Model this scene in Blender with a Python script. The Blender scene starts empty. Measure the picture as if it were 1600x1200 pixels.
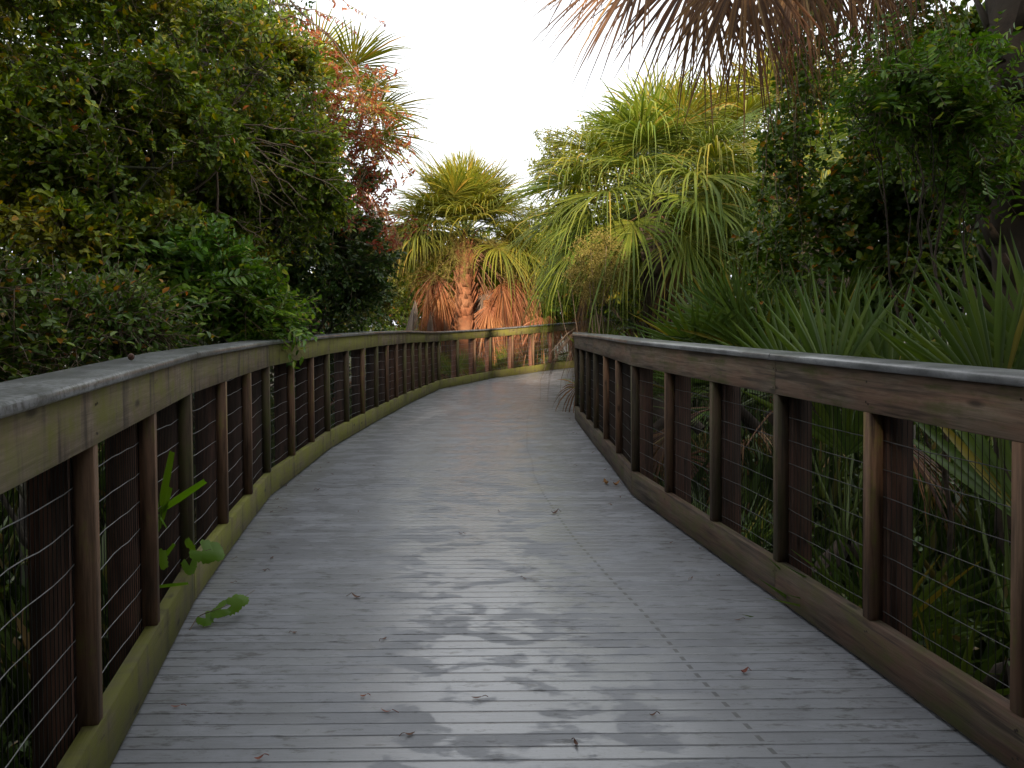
import bpy, math, random
import numpy as np
from mathutils import Vector

SC = bpy.context.scene
COL = SC.collection
R = math.radians
UP = np.array([0., 0., 1.])

# ------------------------------------------------------------------ camera
F, CX, CY, YH, EYE = 1110., 800., 530., 507., 1.2
ROLL = R(0.4)
PITCH = math.atan((CY - YH) / F)
C0 = np.array([0., 0., EYE])
FW = np.array([0., math.cos(PITCH), -math.sin(PITCH)])
U0 = np.array([0., math.sin(PITCH), math.cos(PITCH)])
R0 = np.array([1., 0., 0.])
RT = math.cos(ROLL) * R0 - math.sin(ROLL) * U0
UV_ = math.cos(ROLL) * U0 + math.sin(ROLL) * R0


def at(x, y, Y):
    """survey helper: the point at depth Y seen at photo pixel (x, y)"""
    d = FW + RT * (x - CX) / F + UV_ * (CY - y) / F
    return C0 + d * (Y / d[1])


def on_deck(x, y, z=0.):
    d = FW + RT * (x - CX) / F + UV_ * (CY - y) / F
    return C0 + d * ((z - EYE) / d[2])


cam = bpy.data.cameras.new('camera')
cam.sensor_width = 36.
cam.lens = F / 1600. * 36.
cam.shift_y = -(600. - CY) / 1600.
cam.clip_start = 0.05
cam.clip_end = 3000.
co = bpy.data.objects.new('camera', cam)
COL.objects.link(co)
from mathutils import Matrix
mw = Matrix(((RT[0], UV_[0], -FW[0], C0[0]), (RT[1], UV_[1], -FW[1], C0[1]), (RT[2], UV_[2], -FW[2], C0[2]), (0, 0, 0, 1)))
co.matrix_world = mw
SC.camera = co


# ------------------------------------------------------------------ numpy helpers
def nrm(v):
    v = np.asarray(v, float)
    return v / np.maximum(np.linalg.norm(v, axis=-1, keepdims=True), 1e-9)


class MB:
    """collects polygons of 3 or 4 corners; build() links ONE mesh object"""

    def __init__(s):
        s.v, s.f, s.m, s.uv, s.n = [], [], [], [], 0

    def add(s, verts, faces, mat=0, uv=None):
        verts = np.asarray(verts, float).reshape(-1, 3)
        faces = np.asarray(faces, int)
        s.v.append(verts)
        s.f.append(faces + s.n)
        s.m.append(np.full(len(faces), mat, int))
        s.uv.append(None if uv is None else np.asarray(uv, float).reshape(-1, 2))
        s.n += len(verts)
        return s

    def build(s, name, mats, parent=None, smooth=False):
        me = bpy.data.meshes.new(name)
        if s.n:
            V = np.concatenate(s.v)
            sizes = np.concatenate([np.full(len(f), f.shape[1], np.int32) for f in s.f])
            L = np.concatenate([f.ravel() for f in s.f]).astype(np.int32)
            if parent is not None:
                V = V - np.array(parent.location)
            me.vertices.add(len(V))
            me.vertices.foreach_set('co', V.astype(np.float32).ravel())
            me.loops.add(len(L))
            me.loops.foreach_set('vertex_index', L)
            me.polygons.add(len(sizes))
            st = np.concatenate([[0], np.cumsum(sizes)[:-1]]).astype(np.int32)
            me.polygons.foreach_set('loop_start', st)
            me.polygons.foreach_set('loop_total', sizes)
            me.polygons.foreach_set('material_index', np.concatenate(s.m).astype(np.int32))
            if any(u is not None for u in s.uv):
                lay = me.uv_layers.new(name='UVMap')
                U = np.concatenate([u if u is not None else np.zeros((f.size, 2)) for u, f in zip(s.uv, s.f)])
                lay.data.foreach_set('uv', U.astype(np.float32).ravel())
            if smooth:
                me.polygons.foreach_set('use_smooth', np.ones(len(sizes), bool))
            me.update(calc_edges=True)
        for m in (mats if isinstance(mats, (list, tuple)) else [mats]):
            me.materials.append(m)
        o = bpy.data.objects.new(name, me)
        COL.objects.link(o)
        if parent is not None:
            o.parent = parent
        return o


def thing(name, label, cat, loc=(0, 0, 0), group=None):
    o = bpy.data.objects.new(name, None)
    o.empty_display_size = 0.2
    COL.objects.link(o)
    o.location = tuple(float(a) for a in loc)
    return tag(o, label, cat, group)


def tag(o, label=None, cat=None, group=None, kind=None):
    if label: o['label'] = label
    if cat: o['category'] = cat
    if group: o['group'] = group
    if kind: o['kind'] = kind
    return o


def tube(mb, pts, rad, k=6, mat=0):
    pts = np.asarray(pts, float)
    n = len(pts)
    rad = np.broadcast_to(np.asarray(rad, float), (n,))
    t = nrm(np.gradient(pts, axis=0))
    ref = np.where(np.abs(t[:, 2:3]) > .9, np.array([[1., 0, 0]]), np.array([[0, 0, 1.]]))
    a = nrm(np.cross(t, ref))
    b = np.cross(t, a)
    ang = np.linspace(0, 2 * np.pi, k, endpoint=False)
    V = pts[:, None] + rad[:, None, None] * (a[:, None] * np.cos(ang)[None, :, None] + b[:, None] * np.sin(ang)[None, :, None])
    i = np.arange(n - 1)[:, None] * k
    j = np.arange(k)[None]
    j2 = (j + 1) % k
    Fq = np.stack([i + j, i + j2, i + k + j2, i + k + j], -1).reshape(-1, 4)
    mb.add(V.reshape(-1, 3), Fq, mat)


def prisms(mb, A, B, r, mat=0, r2=None):
    """many thin three-sided rods from A to B"""
    A, B = np.asarray(A, float), np.asarray(B, float)
    n = len(A)
    if n == 0: return
    r = np.broadcast_to(np.asarray(r, float), (n,))
    r2 = r if r2 is None else np.broadcast_to(np.asarray(r2, float), (n,))
    t = nrm(B - A)
    ref = np.where(np.abs(t[:, 2:3]) > .9, np.array([[1., 0, 0]]), np.array([[0, 0, 1.]]))
    a = nrm(np.cross(t, ref))
    b = np.cross(t, a)
    ang = np.array([0, 2.0944, 4.18879])
    ring = a[:, None] * np.cos(ang)[None, :, None] + b[:, None] * np.sin(ang)[None, :, None]
    V = np.concatenate([A[:, None] + ring * r[:, None, None], B[:, None] + ring * r2[:, None, None]], 1)
    base = (np.arange(n) * 6)[:, None, None]
    q = np.array([[0, 1, 4, 3], [1, 2, 5, 4], [2, 0, 3, 5]])[None]
    mb.add(V.reshape(-1, 3), (base + q).reshape(-1, 4), mat)


def leaves(mb, P, D, N, L, W, mat=0, fold=.22, curl=.12):
    """many folded pointed-oval leaves: base P, axis D, face normal N"""
    n = len(P)
    if n == 0: return
    D = nrm(D)
    S = nrm(np.cross(D, N))
    N = np.cross(S, D)
    L = np.broadcast_to(np.asarray(L, float), (n,))[:, None]
    W = np.broadcast_to(np.asarray(W, float), (n,))[:, None]
    up = N * W * fold
    v = np.stack([P,
                  P + D * L * .3 + S * W * .5 + up,
                  P + D * L * .68 + S * W * .42 + up - N * L * curl * .4,
                  P + D * L - N * L * curl,
                  P + D * L * .68 - S * W * .42 + up - N * L * curl * .4,
                  P + D * L * .3 - S * W * .5 + up], 1)
    base = (np.arange(n) * 6)[:, None, None]
    q = np.array([[0, 1, 2, 3], [0, 3, 4, 5]])[None]
    mb.add(v.reshape(-1, 3), (base + q).reshape(-1, 4), mat)


def box_along(mb, a, b, out, o0, o1, za, zb, za2=None, zb2=None, mat=0, n=1, bevel=.0, uo=0.):
    """board from plan point a to b; out = plan normal pointing away from the walk; offsets o0..o1 and heights"""
    a, b, out = np.asarray(a, float), np.asarray(b, float), np.asarray(out, float)
    za2 = za if za2 is None else za2
    zb2 = zb if zb2 is None else zb2
    prof = [(o0, 0, 0), (o0, 1, 0), (o1, 1, 0), (o1, 0, 0)]
    if bevel:
        e = bevel
        prof = [(o0, 0, e), (o0, 1, -e), (o0 + e, 1, 0), (o1 - e, 1, 0), (o1, 1, -e), (o1, 0, e), (o1 - e, 0, 0), (o0 + e, 0, 0)]
    k = len(prof)
    Lh = np.linalg.norm(b - a)
    V = []
    for i in range(n + 1):
        t = i / n
        p = a + (b - a) * t
        z0, z1 = za + (za2 - za) * t, zb + (zb2 - zb) * t
        for (o, top, dz) in prof:
            V.append((p[0] + out[0] * o, p[1] + out[1] * o, (z1 if top else z0) + dz))
    V = np.array(V)
    Fq, U = [], []
    per = [0.]
    for j in range(k):
        c0 = V[j]; c1 = V[(j + 1) % k]
        per.append(per[-1] + np.linalg.norm(c1 - c0))
    for i in range(n):
        for j in range(k):
            j2 = (j + 1) % k
            Fq.append((i * k + j, i * k + j2, (i + 1) * k + j2, (i + 1) * k + j))
            u0, u1 = uo + Lh * i / n, uo + Lh * (i + 1) / n
            U += [(u0, per[j]), (u0, per[j + 1]), (u1, per[j + 1]), (u1, per[j])]
    mb.add(V, Fq, mat, U)
    for i, rev in ((0, False), (n, True)):
        loop = [i * k + j for j in range(k)]
        if k == 4:
            caps = [loop]
        else:
            caps = [[loop[0], loop[1], loop[4], loop[5]], [loop[1], loop[2], loop[3], loop[4]], [loop[5], loop[6], loop[7], loop[0]]]
        uvc = []
        for c in caps:
            for idx in c:
                p = V[idx]
                uvc.append((p[2], p[0] * out[0] + p[1] * out[1]))
        off = mb.n - len(V)
        mb.f.append(np.array(caps) + off); mb.m.append(np.full(len(caps), mat, int)); mb.v.append(np.zeros((0, 3))); mb.uv.append(np.array(uvc))


def upright(mb, c, tdir, out, w, o0, o1, z0, z1, mat=0, uo=0.):
    """vertical timber: centre plan point c, width w along tdir, offsets o0..o1 along out"""
    c, tdir, out = np.asarray(c, float), np.asarray(tdir, float), np.asarray(out, float)
    q = [c + tdir * w / 2 + out * o0, c - tdir * w / 2 + out * o0, c - tdir * w / 2 + out * o1, c + tdir * w / 2 + out * o1]
    V = [(p[0], p[1], z) for z in (z0, z1) for p in q]
    Fq = [(j, (j + 1) % 4, 4 + (j + 1) % 4, 4 + j) for j in range(4)] + [(3, 2, 1, 0), (4, 5, 6, 7)]
    U, s = [], 0.
    for j in range(4):
        wd = np.linalg.norm(q[(j + 1) % 4] - q[j])
        U += [(uo + z0, s), (uo + z0, s + wd), (uo + z1, s + wd), (uo + z1, s)]
        s += wd
    U += [(0, 0), (0, w), (.05, w), (.05, 0)] * 2
    mb.add(V, Fq, mat, U)


# ------------------------------------------------------------------ materials
def mat_new(name):
    m = bpy.data.materials.new(name)
    m.use_nodes = True
    nt = m.node_tree
    nt.nodes.clear()
    return m, nt, (lambda t, **k: _node(nt, t, k)), nt.links.new


def _node(nt, t, k):
    n = nt.nodes.new(t)
    for a, b in k.items():
        if a.startswith('i_'):
            n.inputs[a[2:].replace('_', ' ')].default_value = b
        else:
            setattr(n, a, b)
    return n


def ramp(N, stops, interp='LINEAR'):
    n = N('ShaderNodeValToRGB')
    cr = n.color_ramp
    cr.interpolation = interp
    while len(cr.elements) > 1: cr.elements.remove(cr.elements[-1])
    for i, (p, c) in enumerate(stops):
        e = cr.elements[0] if i == 0 else cr.elements.new(p)
        e.position = p
        e.color = (c, c, c, 1) if isinstance(c, (int, float)) else (*c, 1)
    return n


def mixc(N, Lk, fac, a, b, mode='MIX'):
    n = N('ShaderNodeMix', data_type='RGBA', blend_type=mode)
    for s, v in ((n.inputs[0], fac), (n.inputs[6], a), (n.inputs[7], b)):
        if hasattr(v, 'links') or hasattr(v, 'is_linked'): Lk(v, s)
        elif isinstance(v, (int, float)): s.default_value = v if s == n.inputs[0] else (v, v, v, 1)
        else: s.default_value = (*v, 1)
    return n.outputs[2]


def math_(N, Lk, op, a, b=None, c=None):
    n = N('ShaderNodeMath', operation=op)
    for s, v in zip(n.inputs, (a, b, c)):
        if v is None: continue
        if isinstance(v, (int, float)): s.default_value = v
        else: Lk(v, s)
    return n.outputs[0]


def leaf_mat(name, stops, rough=.45, trans=.3, patch=None, spec=.4, scale=1.2):
    """leaf colours vary leaf by leaf; patch = second set of colours in irregular drifts"""
    m, nt, N, Lk = mat_new(name)
    geo = N('ShaderNodeNewGeometry')
    r1 = ramp(N, stops)
    Lk(geo.outputs['Random Per Island'], r1.inputs[0])
    col = r1.outputs[0]
    tc = N('ShaderNodeTexCoord')
    nz = N('ShaderNodeTexNoise', i_Scale=scale, i_Detail=2.)
    Lk(tc.outputs['Object'], nz.inputs['Vector'])
    if patch:
        r2 = ramp(N, patch)
        Lk(geo.outputs['Random Per Island'], r2.inputs[0])
        rr = ramp(N, [(.5, 0.), (.62, 1.)])
        Lk(nz.outputs['Fac'], rr.inputs[0])
        col = mixc(N, Lk, rr.outputs[0], col, r2.outputs[0])
    hs = N('ShaderNodeHueSaturation')
    Lk(col, hs.inputs['Color'])
    Lk(math_(N, Lk, 'MULTIPLY_ADD', nz.outputs['Fac'], .07, .465), hs.inputs['Hue'])
    Lk(math_(N, Lk, 'MULTIPLY_ADD', nz.outputs['Fac'], .9, .55), hs.inputs['Value'])
    b = N('ShaderNodeBsdfPrincipled', i_Roughness=rough)
    b.inputs['Specular IOR Level'].default_value = spec
    Lk(hs.outputs[0], b.inputs['Base Color'])
    tr = N('ShaderNodeBsdfTranslucent')
    h2 = N('ShaderNodeHueSaturation', i_Saturation=1.1, i_Value=1.5, i_Hue=.49)
    Lk(hs.outputs[0], h2.inputs['Color'])
    Lk(h2.outputs[0], tr.inputs['Color'])
    mx = N('ShaderNodeMixShader', i_Fac=trans)
    Lk(b.outputs[0], mx.inputs[1]); Lk(tr.outputs[0], mx.inputs[2])
    out = N('ShaderNodeOutputMaterial')
    Lk(mx.outputs[0], out.inputs[0])
    return m


def bark_mat(name, c1, c2, c3=None, scale=6., stretch=(1, 1, .25), rough=.9):
    m, nt, N, Lk = mat_new(name)
    tc = N('ShaderNodeTexCoord')
    mp = N('ShaderNodeMapping')
    mp.inputs['Scale'].default_value = stretch
    Lk(tc.outputs['Object'], mp.inputs[0])
    n1 = N('ShaderNodeTexNoise', i_Scale=scale, i_Detail=8., i_Roughness=.65)
    Lk(mp.outputs[0], n1.inputs['Vector'])
    n2 = N('ShaderNodeTexNoise', i_Scale=1.7, i_Detail=3.)
    Lk(tc.outputs['Object'], n2.inputs['Vector'])
    r1 = ramp(N, [(.3, c1), (.68, c2)])
    Lk(n1.outputs['Fac'], r1.inputs[0])
    r2 = ramp(N, [(.48, 0.), (.62, .8)])
    Lk(n2.outputs['Fac'], r2.inputs[0])
    col = mixc(N, Lk, r2.outputs[0], r1.outputs[0], c3 or c2)
    b = N('ShaderNodeBsdfPrincipled', i_Roughness=rough)
    Lk(col, b.inputs['Base Color'])
    bp = N('ShaderNodeBump', i_Strength=.6, i_Distance=.02)
    Lk(n1.outputs['Fac'], bp.inputs['Height'])
    Lk(bp.outputs[0], b.inputs['Normal'])
    out = N('ShaderNodeOutputMaterial')
    Lk(b.outputs[0], out.inputs[0])
    return m


def wood_mat(name, dark, light, red, moss, moss_lo, moss_hi, redness=.5, streak=True):
    """weathered treated pine: grain runs along u; algae in drifts and drips across the board"""
    m, nt, N, Lk = mat_new(name)
    uv = N('ShaderNodeUVMap')
    oi = N('ShaderNodeObjectInfo')
    off = N('ShaderNodeCombineXYZ')
    Lk(math_(N, Lk, 'MULTIPLY', oi.outputs['Random'], 37.), off.inputs[0])
    Lk(math_(N, Lk, 'MULTIPLY', oi.outputs['Random'], 11.3), off.inputs[1])
    ad = N('ShaderNodeVectorMath', operation='ADD')
    Lk(uv.outputs[0], ad.inputs[0]); Lk(off.outputs[0], ad.inputs[1])

    def noise(sx, sy, detail=5., rough=.6, dist=0.):
        mp = N('ShaderNodeMapping')
        mp.inputs['Scale'].default_value = (sx, sy, 1)
        Lk(ad.outputs[0], mp.inputs[0])
        n = N('ShaderNodeTexNoise', i_Scale=1., i_Detail=detail, i_Roughness=rough, i_Distortion=dist)
        Lk(mp.outputs[0], n.inputs['Vector'])
        return n.outputs['Fac']
    grain = noise(3.5, 70., 6., .7, .9)
    big = noise(2.2, 9., 4., .6, .5)
    blot = noise(5., 7., 5., .7)
    drip = noise(14., 1.6, 4., .65) if streak else noise(1.6, 22., 4., .65)
    g = ramp(N, [(.32, dark), (.66, light)]); Lk(grain, g.inputs[0])
    rr = ramp(N, [(.42, 0.), (.62, redness)]); Lk(big, rr.inputs[0])
    col = mixc(N, Lk, rr.outputs[0], g.outputs[0], red)
    # dark water stains
    st = ramp(N, [(.36, .75), (.5, 0.)]); Lk(drip, st.inputs[0])
    col = mixc(N, Lk, st.outputs[0], col, tuple(a * .35 for a in dark))
    mo = math_(N, Lk, 'ADD', math_(N, Lk, 'MULTIPLY', blot, .55), math_(N, Lk, 'MULTIPLY', drip, .45))
    mr = ramp(N, [(moss_lo, 0.), (moss_hi, .85)]); Lk(mo, mr.inputs[0])
    mcol = mixc(N, Lk, blot, tuple(a * .55 for a in moss), moss)
    col = mixc(N, Lk, mr.outputs[0], col, mcol)
    # knots and nail streaks
    vo = N('ShaderNodeTexVoronoi', i_Scale=1., feature='F1')
    mp = N('ShaderNodeMapping'); mp.inputs['Scale'].default_value = (3.2, 9., 1)
    Lk(ad.outputs[0], mp.inputs[0]); Lk(mp.outputs[0], vo.inputs['Vector'])
    kn = ramp(N, [(.05, .8), (.13, 0.)]); Lk(vo.outputs['Distance'], kn.inputs[0])
    col = mixc(N, Lk, kn.outputs[0], col, tuple(a * .3 for a in dark))
    hs = N('ShaderNodeHueSaturation')
    Lk(col, hs.inputs['Color'])
    Lk(math_(N, Lk, 'MULTIPLY_ADD', oi.outputs['Random'], .5, .75), hs.inputs['Value'])
    b = N('ShaderNodeBsdfPrincipled', i_Roughness=.75)
    b.inputs['Specular IOR Level'].default_value = .3
    Lk(hs.outputs[0], b.inputs['Base Color'])
    bp = N('ShaderNodeBump', i_Strength=.45, i_Distance=.003)
    Lk(grain, bp.inputs['Height']); Lk(bp.outputs[0], b.inputs['Normal'])
    out = N('ShaderNodeOutputMaterial')
    Lk(b.outputs[0], out.inputs[0])
    return m


BOARD = .0627


def deck_mat():
    m, nt, N, Lk = mat_new('wet composite decking')
    uv = N('ShaderNodeUVMap')
    sp = N('ShaderNodeSeparateXYZ'); Lk(uv.outputs[0], sp.inputs[0])
    lat, lon = sp.outputs[0], sp.outputs[1]
    bi = math_(N, Lk, 'FLOOR', math_(N, Lk, 'DIVIDE', lon, BOARD))
    wn = N('ShaderNodeTexWhiteNoise', noise_dimensions='1D'); Lk(bi, wn.inputs['W'])

    def noise(sx, sy, detail=4., rough=.6, shift=0., dist=0.):
        cb = N('ShaderNodeCombineXYZ')
        Lk(math_(N, Lk, 'MULTIPLY', lat, sx), cb.inputs[0])
        Lk(math_(N, Lk, 'MULTIPLY', lon, sy), cb.inputs[1])
        if shift: Lk(math_(N, Lk, 'MULTIPLY', wn.outputs['Value'], shift), cb.inputs[2])
        n = N('ShaderNodeTexNoise', i_Scale=1., i_Detail=detail, i_Roughness=rough, i_Distortion=dist)
        Lk(cb.outputs[0], n.inputs['Vector'])
        return n.outputs['Fac']
    base = ramp(N, [(0., (.165, .173, .196)), (1., (.265, .275, .305))]); Lk(wn.outputs['Value'], base.inputs[0])
    fine = noise(9., 160., 5., .7)
    col = mixc(N, Lk, .5, base.outputs[0], mixc(N, Lk, fine, (.12, .126, .14), (.28, .29, .315)))
    # water film: broken at the joints, rounded drifts
    wet = noise(3.8, 7.0, 3., .55, 0.22, .6)
    rag = noise(14., 46., 4., .7, 1.3)
    wsum = math_(N, Lk, 'ADD', math_(N, Lk, 'MULTIPLY', wet, .76), math_(N, Lk, 'MULTIPLY', rag, .24))
    wr = ramp(N, [(.455, 0.), (.50, 1.)]); Lk(wsum, wr.inputs[0])
    wet2 = noise(1.1, .7, 2., .5)
    # grime: flecks drawn out along the boards, more of it away from the trodden strip
    gr = noise(9., 30., 5., .7)
    side = noise(1.1, .5, 3., .6)
    gm = math_(N, Lk, 'MULTIPLY', math_(N, Lk, 'ADD', gr, math_(N, Lk, 'MULTIPLY', side, .35)), 1.)
    gq = ramp(N, [(.73, 0.), (.84, .7)]); Lk(gm, gq.inputs[0])
    col = mixc(N, Lk, gq.outputs[0], col, (.05, .048, .046))
    # fine pitting and old drips
    pit = noise(60., 150., 3., .7)
    pq = ramp(N, [(.60, 0.), (.70, .55)]); Lk(pit, pq.inputs[0])
    col = mixc(N, Lk, pq.outputs[0], col, (.09, .09, .09))
    stain = noise(2.2, 3.2, 5., .65)
    sq = ramp(N, [(.36, .22), (.56, 0.)]); Lk(stain, sq.inputs[0])
    col = mixc(N, Lk, sq.outputs[0], col, (.105, .11, .12))
    # the row of screw stains along the right of the walk
    dl = math_(N, Lk, 'ABSOLUTE', math_(N, Lk, 'SUBTRACT', lat, math_(N, Lk, 'MULTIPLY_ADD', noise(.0, .9, 1.), .05, .60)))
    ll = math_(N, Lk, 'LESS_THAN', dl, .0075)
    fr = math_(N, Lk, 'FRACT', math_(N, Lk, 'DIVIDE', lon, BOARD))
    ff = math_(N, Lk, 'LESS_THAN', math_(N, Lk, 'ABSOLUTE', math_(N, Lk, 'SUBTRACT', fr, .5)), .24)
    dots = math_(N, Lk, 'MULTIPLY', math_(N, Lk, 'MULTIPLY', ll, ff), .7)
    col = mixc(N, Lk, dots, col, (.04, .04, .04))
    b = N('ShaderNodeBsdfPrincipled')
    b.inputs['IOR'].default_value = 1.5
    Lk(col, b.inputs['Base Color'])
    rg = math_(N, Lk, 'MULTIPLY_ADD', wr.outputs[0], -.10, .50)
    rg = math_(N, Lk, 'ADD', rg, math_(N, Lk, 'MULTIPLY', gq.outputs[0], .2))
    Lk(rg, b.inputs['Roughness'])
    Lk(math_(N, Lk, 'MULTIPLY', wr.outputs[0], .95), b.inputs['Coat Weight'])
    b.inputs['Coat Roughness'].default_value = .27
    b.inputs['Coat IOR'].default_value = 1.62
    bp = N('ShaderNodeBump', i_Strength=.35, i_Distance=.002)
    Lk(math_(N, Lk, 'ADD', fine, noise(30., 60., 3.)), bp.inputs['Height'])
    Lk(bp.outputs[0], b.inputs['Normal'])
    out = N('ShaderNodeOutputMaterial')
    Lk(b.outputs[0], out.inputs[0])
    return m


def cap_mat(name, speck):
    m, nt, N, Lk = mat_new(name)
    tc = N('ShaderNodeTexCoord')
    n1 = N('ShaderNodeTexNoise', i_Scale=55., i_Detail=5., i_Roughness=.75)
    Lk(tc.outputs['Object'], n1.inputs['Vector'])
    n2 = N('ShaderNodeTexNoise', i_Scale=7., i_Detail=6.)
    Lk(tc.outputs['Object'], n2.inputs['Vector'])
    c = ramp(N, [(.35, (.10, .105, .112)), (.65, (.27, .28, .295))]); Lk(n2.outputs['Fac'], c.inputs[0])
    s = ramp(N, [(.46, 0.), (.60, speck)]); Lk(n1.outputs['Fac'], s.inputs[0])
    col = mixc(N, Lk, s.outputs[0], c.outputs[0], (.06, .062, .058))
    b = N('ShaderNodeBsdfPrincipled', i_Roughness=.38)
    Lk(col, b.inputs['Base Color'])
    b.inputs['Coat Weight'].default_value = .35
    b.inputs['Coat Roughness'].default_value = .15
    bp = N('ShaderNodeBump', i_Strength=.5, i_Distance=.003)
    Lk(n1.outputs['Fac'], bp.inputs['Height']); Lk(bp.outputs[0], b.inputs['Normal'])
    out = N('ShaderNodeOutputMaterial')
    Lk(b.outputs[0], out.inputs[0])
    return m


def plain_mat(name, c, rough=.5, metal=0.):
    m, nt, N, Lk = mat_new(name)
    tc = N('ShaderNodeTexCoord')
    n1 = N('ShaderNodeTexNoise', i_Scale=25., i_Detail=4.)
    Lk(tc.outputs['Object'], n1.inputs['Vector'])
    r1 = ramp(N, [(.3, tuple(a * .7 for a in c)), (.7, tuple(a * 1.25 for a in c))]); Lk(n1.outputs['Fac'], r1.inputs[0])
    b = N('ShaderNodeBsdfPrincipled', i_Roughness=rough, i_Metallic=metal)
    Lk(r1.outputs[0], b.inputs['Base Color'])
    out = N('ShaderNodeOutputMaterial')
    Lk(b.outputs[0], out.inputs[0])
    return m


def ground_mat():
    m, nt, N, Lk = mat_new('swamp floor litter')
    tc = N('ShaderNodeTexCoord')
    n1 = N('ShaderNodeTexNoise', i_Scale=9., i_Detail=8., i_Roughness=.75)
    n2 = N('ShaderNodeTexNoise', i_Scale=.6, i_Detail=4.)
    for n in (n1, n2): Lk(tc.outputs['Object'], n.inputs['Vector'])
    a = ramp(N, [(.3, (.015, .011, .007)), (.7, (.05, .036, .023))]); Lk(n1.outputs['Fac'], a.inputs[0])
    g = ramp(N, [(.45, 0.), (.6, .8)]); Lk(n2.outputs['Fac'], g.inputs[0])
    col = mixc(N, Lk, g.outputs[0], a.outputs[0], (.035, .05, .018))
    b = N('ShaderNodeBsdfPrincipled', i_Roughness=.95)
    Lk(col, b.inputs['Base Color'])
    bp = N('ShaderNodeBump', i_Strength=1., i_Distance=.05)
    Lk(n1.outputs['Fac'], bp.inputs['Height']); Lk(bp.outputs[0], b.inputs['Normal'])
    out = N('ShaderNodeOutputMaterial')
    Lk(b.outputs[0], out.inputs[0])
    return m


G = {}
G['tree'] = leaf_mat('oak leaf', [(0., (0.050, 0.089, 0.010)), (.35, (0.089, 0.157, 0.013)), (.7, (0.154, 0.234, 0.019)), (.93, (0.236, 0.312, 0.023)), (.97, (0.550, 0.492, 0.035)), (1., (0.445, 0.134, 0.023))],
                     trans=.28, patch=[(0., (0.098, 0.100, 0.012)), (.5, (0.209, 0.212, 0.021)), (.85, (0.307, 0.268, 0.029)), (.93, (0.362, 0.134, 0.023)), (1., (0.550, 0.424, 0.035))])
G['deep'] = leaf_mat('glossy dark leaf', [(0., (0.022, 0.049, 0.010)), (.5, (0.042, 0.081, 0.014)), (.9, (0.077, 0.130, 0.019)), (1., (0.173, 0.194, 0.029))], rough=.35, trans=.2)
G['bright'] = leaf_mat('fresh green leaf', [(0., (0.042, 0.097, 0.012)), (.5, (0.085, 0.170, 0.018)), (.9, (0.141, 0.244, 0.026)), (1., (0.284, 0.308, 0.041))], rough=.4, trans=.3)
G['copper'] = leaf_mat('coppery dry leaf', [(0., (0.15, 0.042, 0.02)), (.4, (0.26, 0.075, 0.034)), (.7, (0.33, 0.125, 0.05)), (.82, (0.216, 0.171, 0.045)), (1., (0.099, 0.144, 0.027))], rough=.6, trans=.38)
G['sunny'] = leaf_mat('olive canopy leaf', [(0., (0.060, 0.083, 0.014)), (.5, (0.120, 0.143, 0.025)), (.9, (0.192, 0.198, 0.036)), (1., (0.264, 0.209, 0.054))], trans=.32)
G['vine'] = leaf_mat('vine leaf', [(0., (0.034, 0.066, 0.009)), (.6, (0.068, 0.122, 0.013)), (.93, (0.150, 0.205, 0.021)), (1., (0.460, 0.158, 0.028))], rough=.4, trans=.22)
G['grape'] = leaf_mat('grape leaf', [(0., (.07, .16, .02)), (.6, (.10, .21, .02)), (1., (.15, .22, .03))], rough=.45, trans=.35)
G['under'] = leaf_mat('undergrowth blade', [(0., (0.027, 0.048, 0.008)), (.5, (0.054, 0.095, 0.016)), (.85, (0.090, 0.129, 0.022)), (1., (0.216, 0.138, 0.049))], trans=.2)
G['palm'] = leaf_mat('palm blade green', [(0., (0.079, 0.120, 0.019)), (.5, (0.135, 0.178, 0.023)), (.9, (0.191, 0.217, 0.033)), (1., (0.293, 0.231, 0.047))], rough=.5, trans=.35, spec=.3)
G['palmy'] = leaf_mat('palm blade yellow green', [(0., (0.098, 0.121, 0.016)), (.5, (0.176, 0.178, 0.022)), (.9, (0.252, 0.215, 0.029)), (1., (0.328, 0.215, 0.043))], rough=.5, trans=.35, spec=.3)
G['palmd'] = leaf_mat('palmetto blade dark', [(0., (0.052, 0.097, 0.017)), (.5, (0.089, 0.142, 0.022)), (.9, (0.138, 0.191, 0.026)), (1., (0.258, 0.213, 0.032))], rough=.4, trans=.22, spec=.4)
G['dead'] = leaf_mat('dead palm blade', [(0., (.20, .075, .03)), (.5, (.32, .13, .055)), (.85, (.40, .20, .10)), (1., (.44, .29, .17))], rough=.65, trans=.22)
G['deadn'] = leaf_mat('dead palm blade brown', [(0., (0.067, 0.031, 0.014)), (.5, (0.146, 0.071, 0.026)), (.85, (0.224, 0.116, 0.043)), (1., (0.292, 0.193, 0.085))], rough=.6, trans=.25)
G['deadg'] = leaf_mat('dead palm blade grey', [(0., (.09, .065, .05)), (.5, (.17, .12, .09)), (.85, (.25, .19, .15)), (1., (.3, .25, .2))], rough=.7, trans=.2)
G['fruit'] = leaf_mat('palm flower spray', [(0., (.10, .085, .02)), (.5, (.19, .155, .035)), (1., (.27, .22, .055))], rough=.6, trans=.25)
G['stem'] = leaf_mat('petiole', [(0., (.08, .12, .03)), (1., (.13, .17, .045))], trans=0.)
G['stemd'] = leaf_mat('dry petiole', [(0., (.16, .075, .04)), (1., (.26, .14, .08))], rough=.6, trans=0.)
B_OAK = bark_mat('oak bark', (.03, .024, .018), (.11, .09, .07), (.09, .10, .05))
B_TWIG = bark_mat('twig bark', (.10, .07, .045), (.22, .16, .11))
B_PALM = bark_mat('palm trunk', (.10, .035, .015), (.30, .115, .05), (.25, .12, .06), scale=9., stretch=(1, 1, .8))
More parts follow.
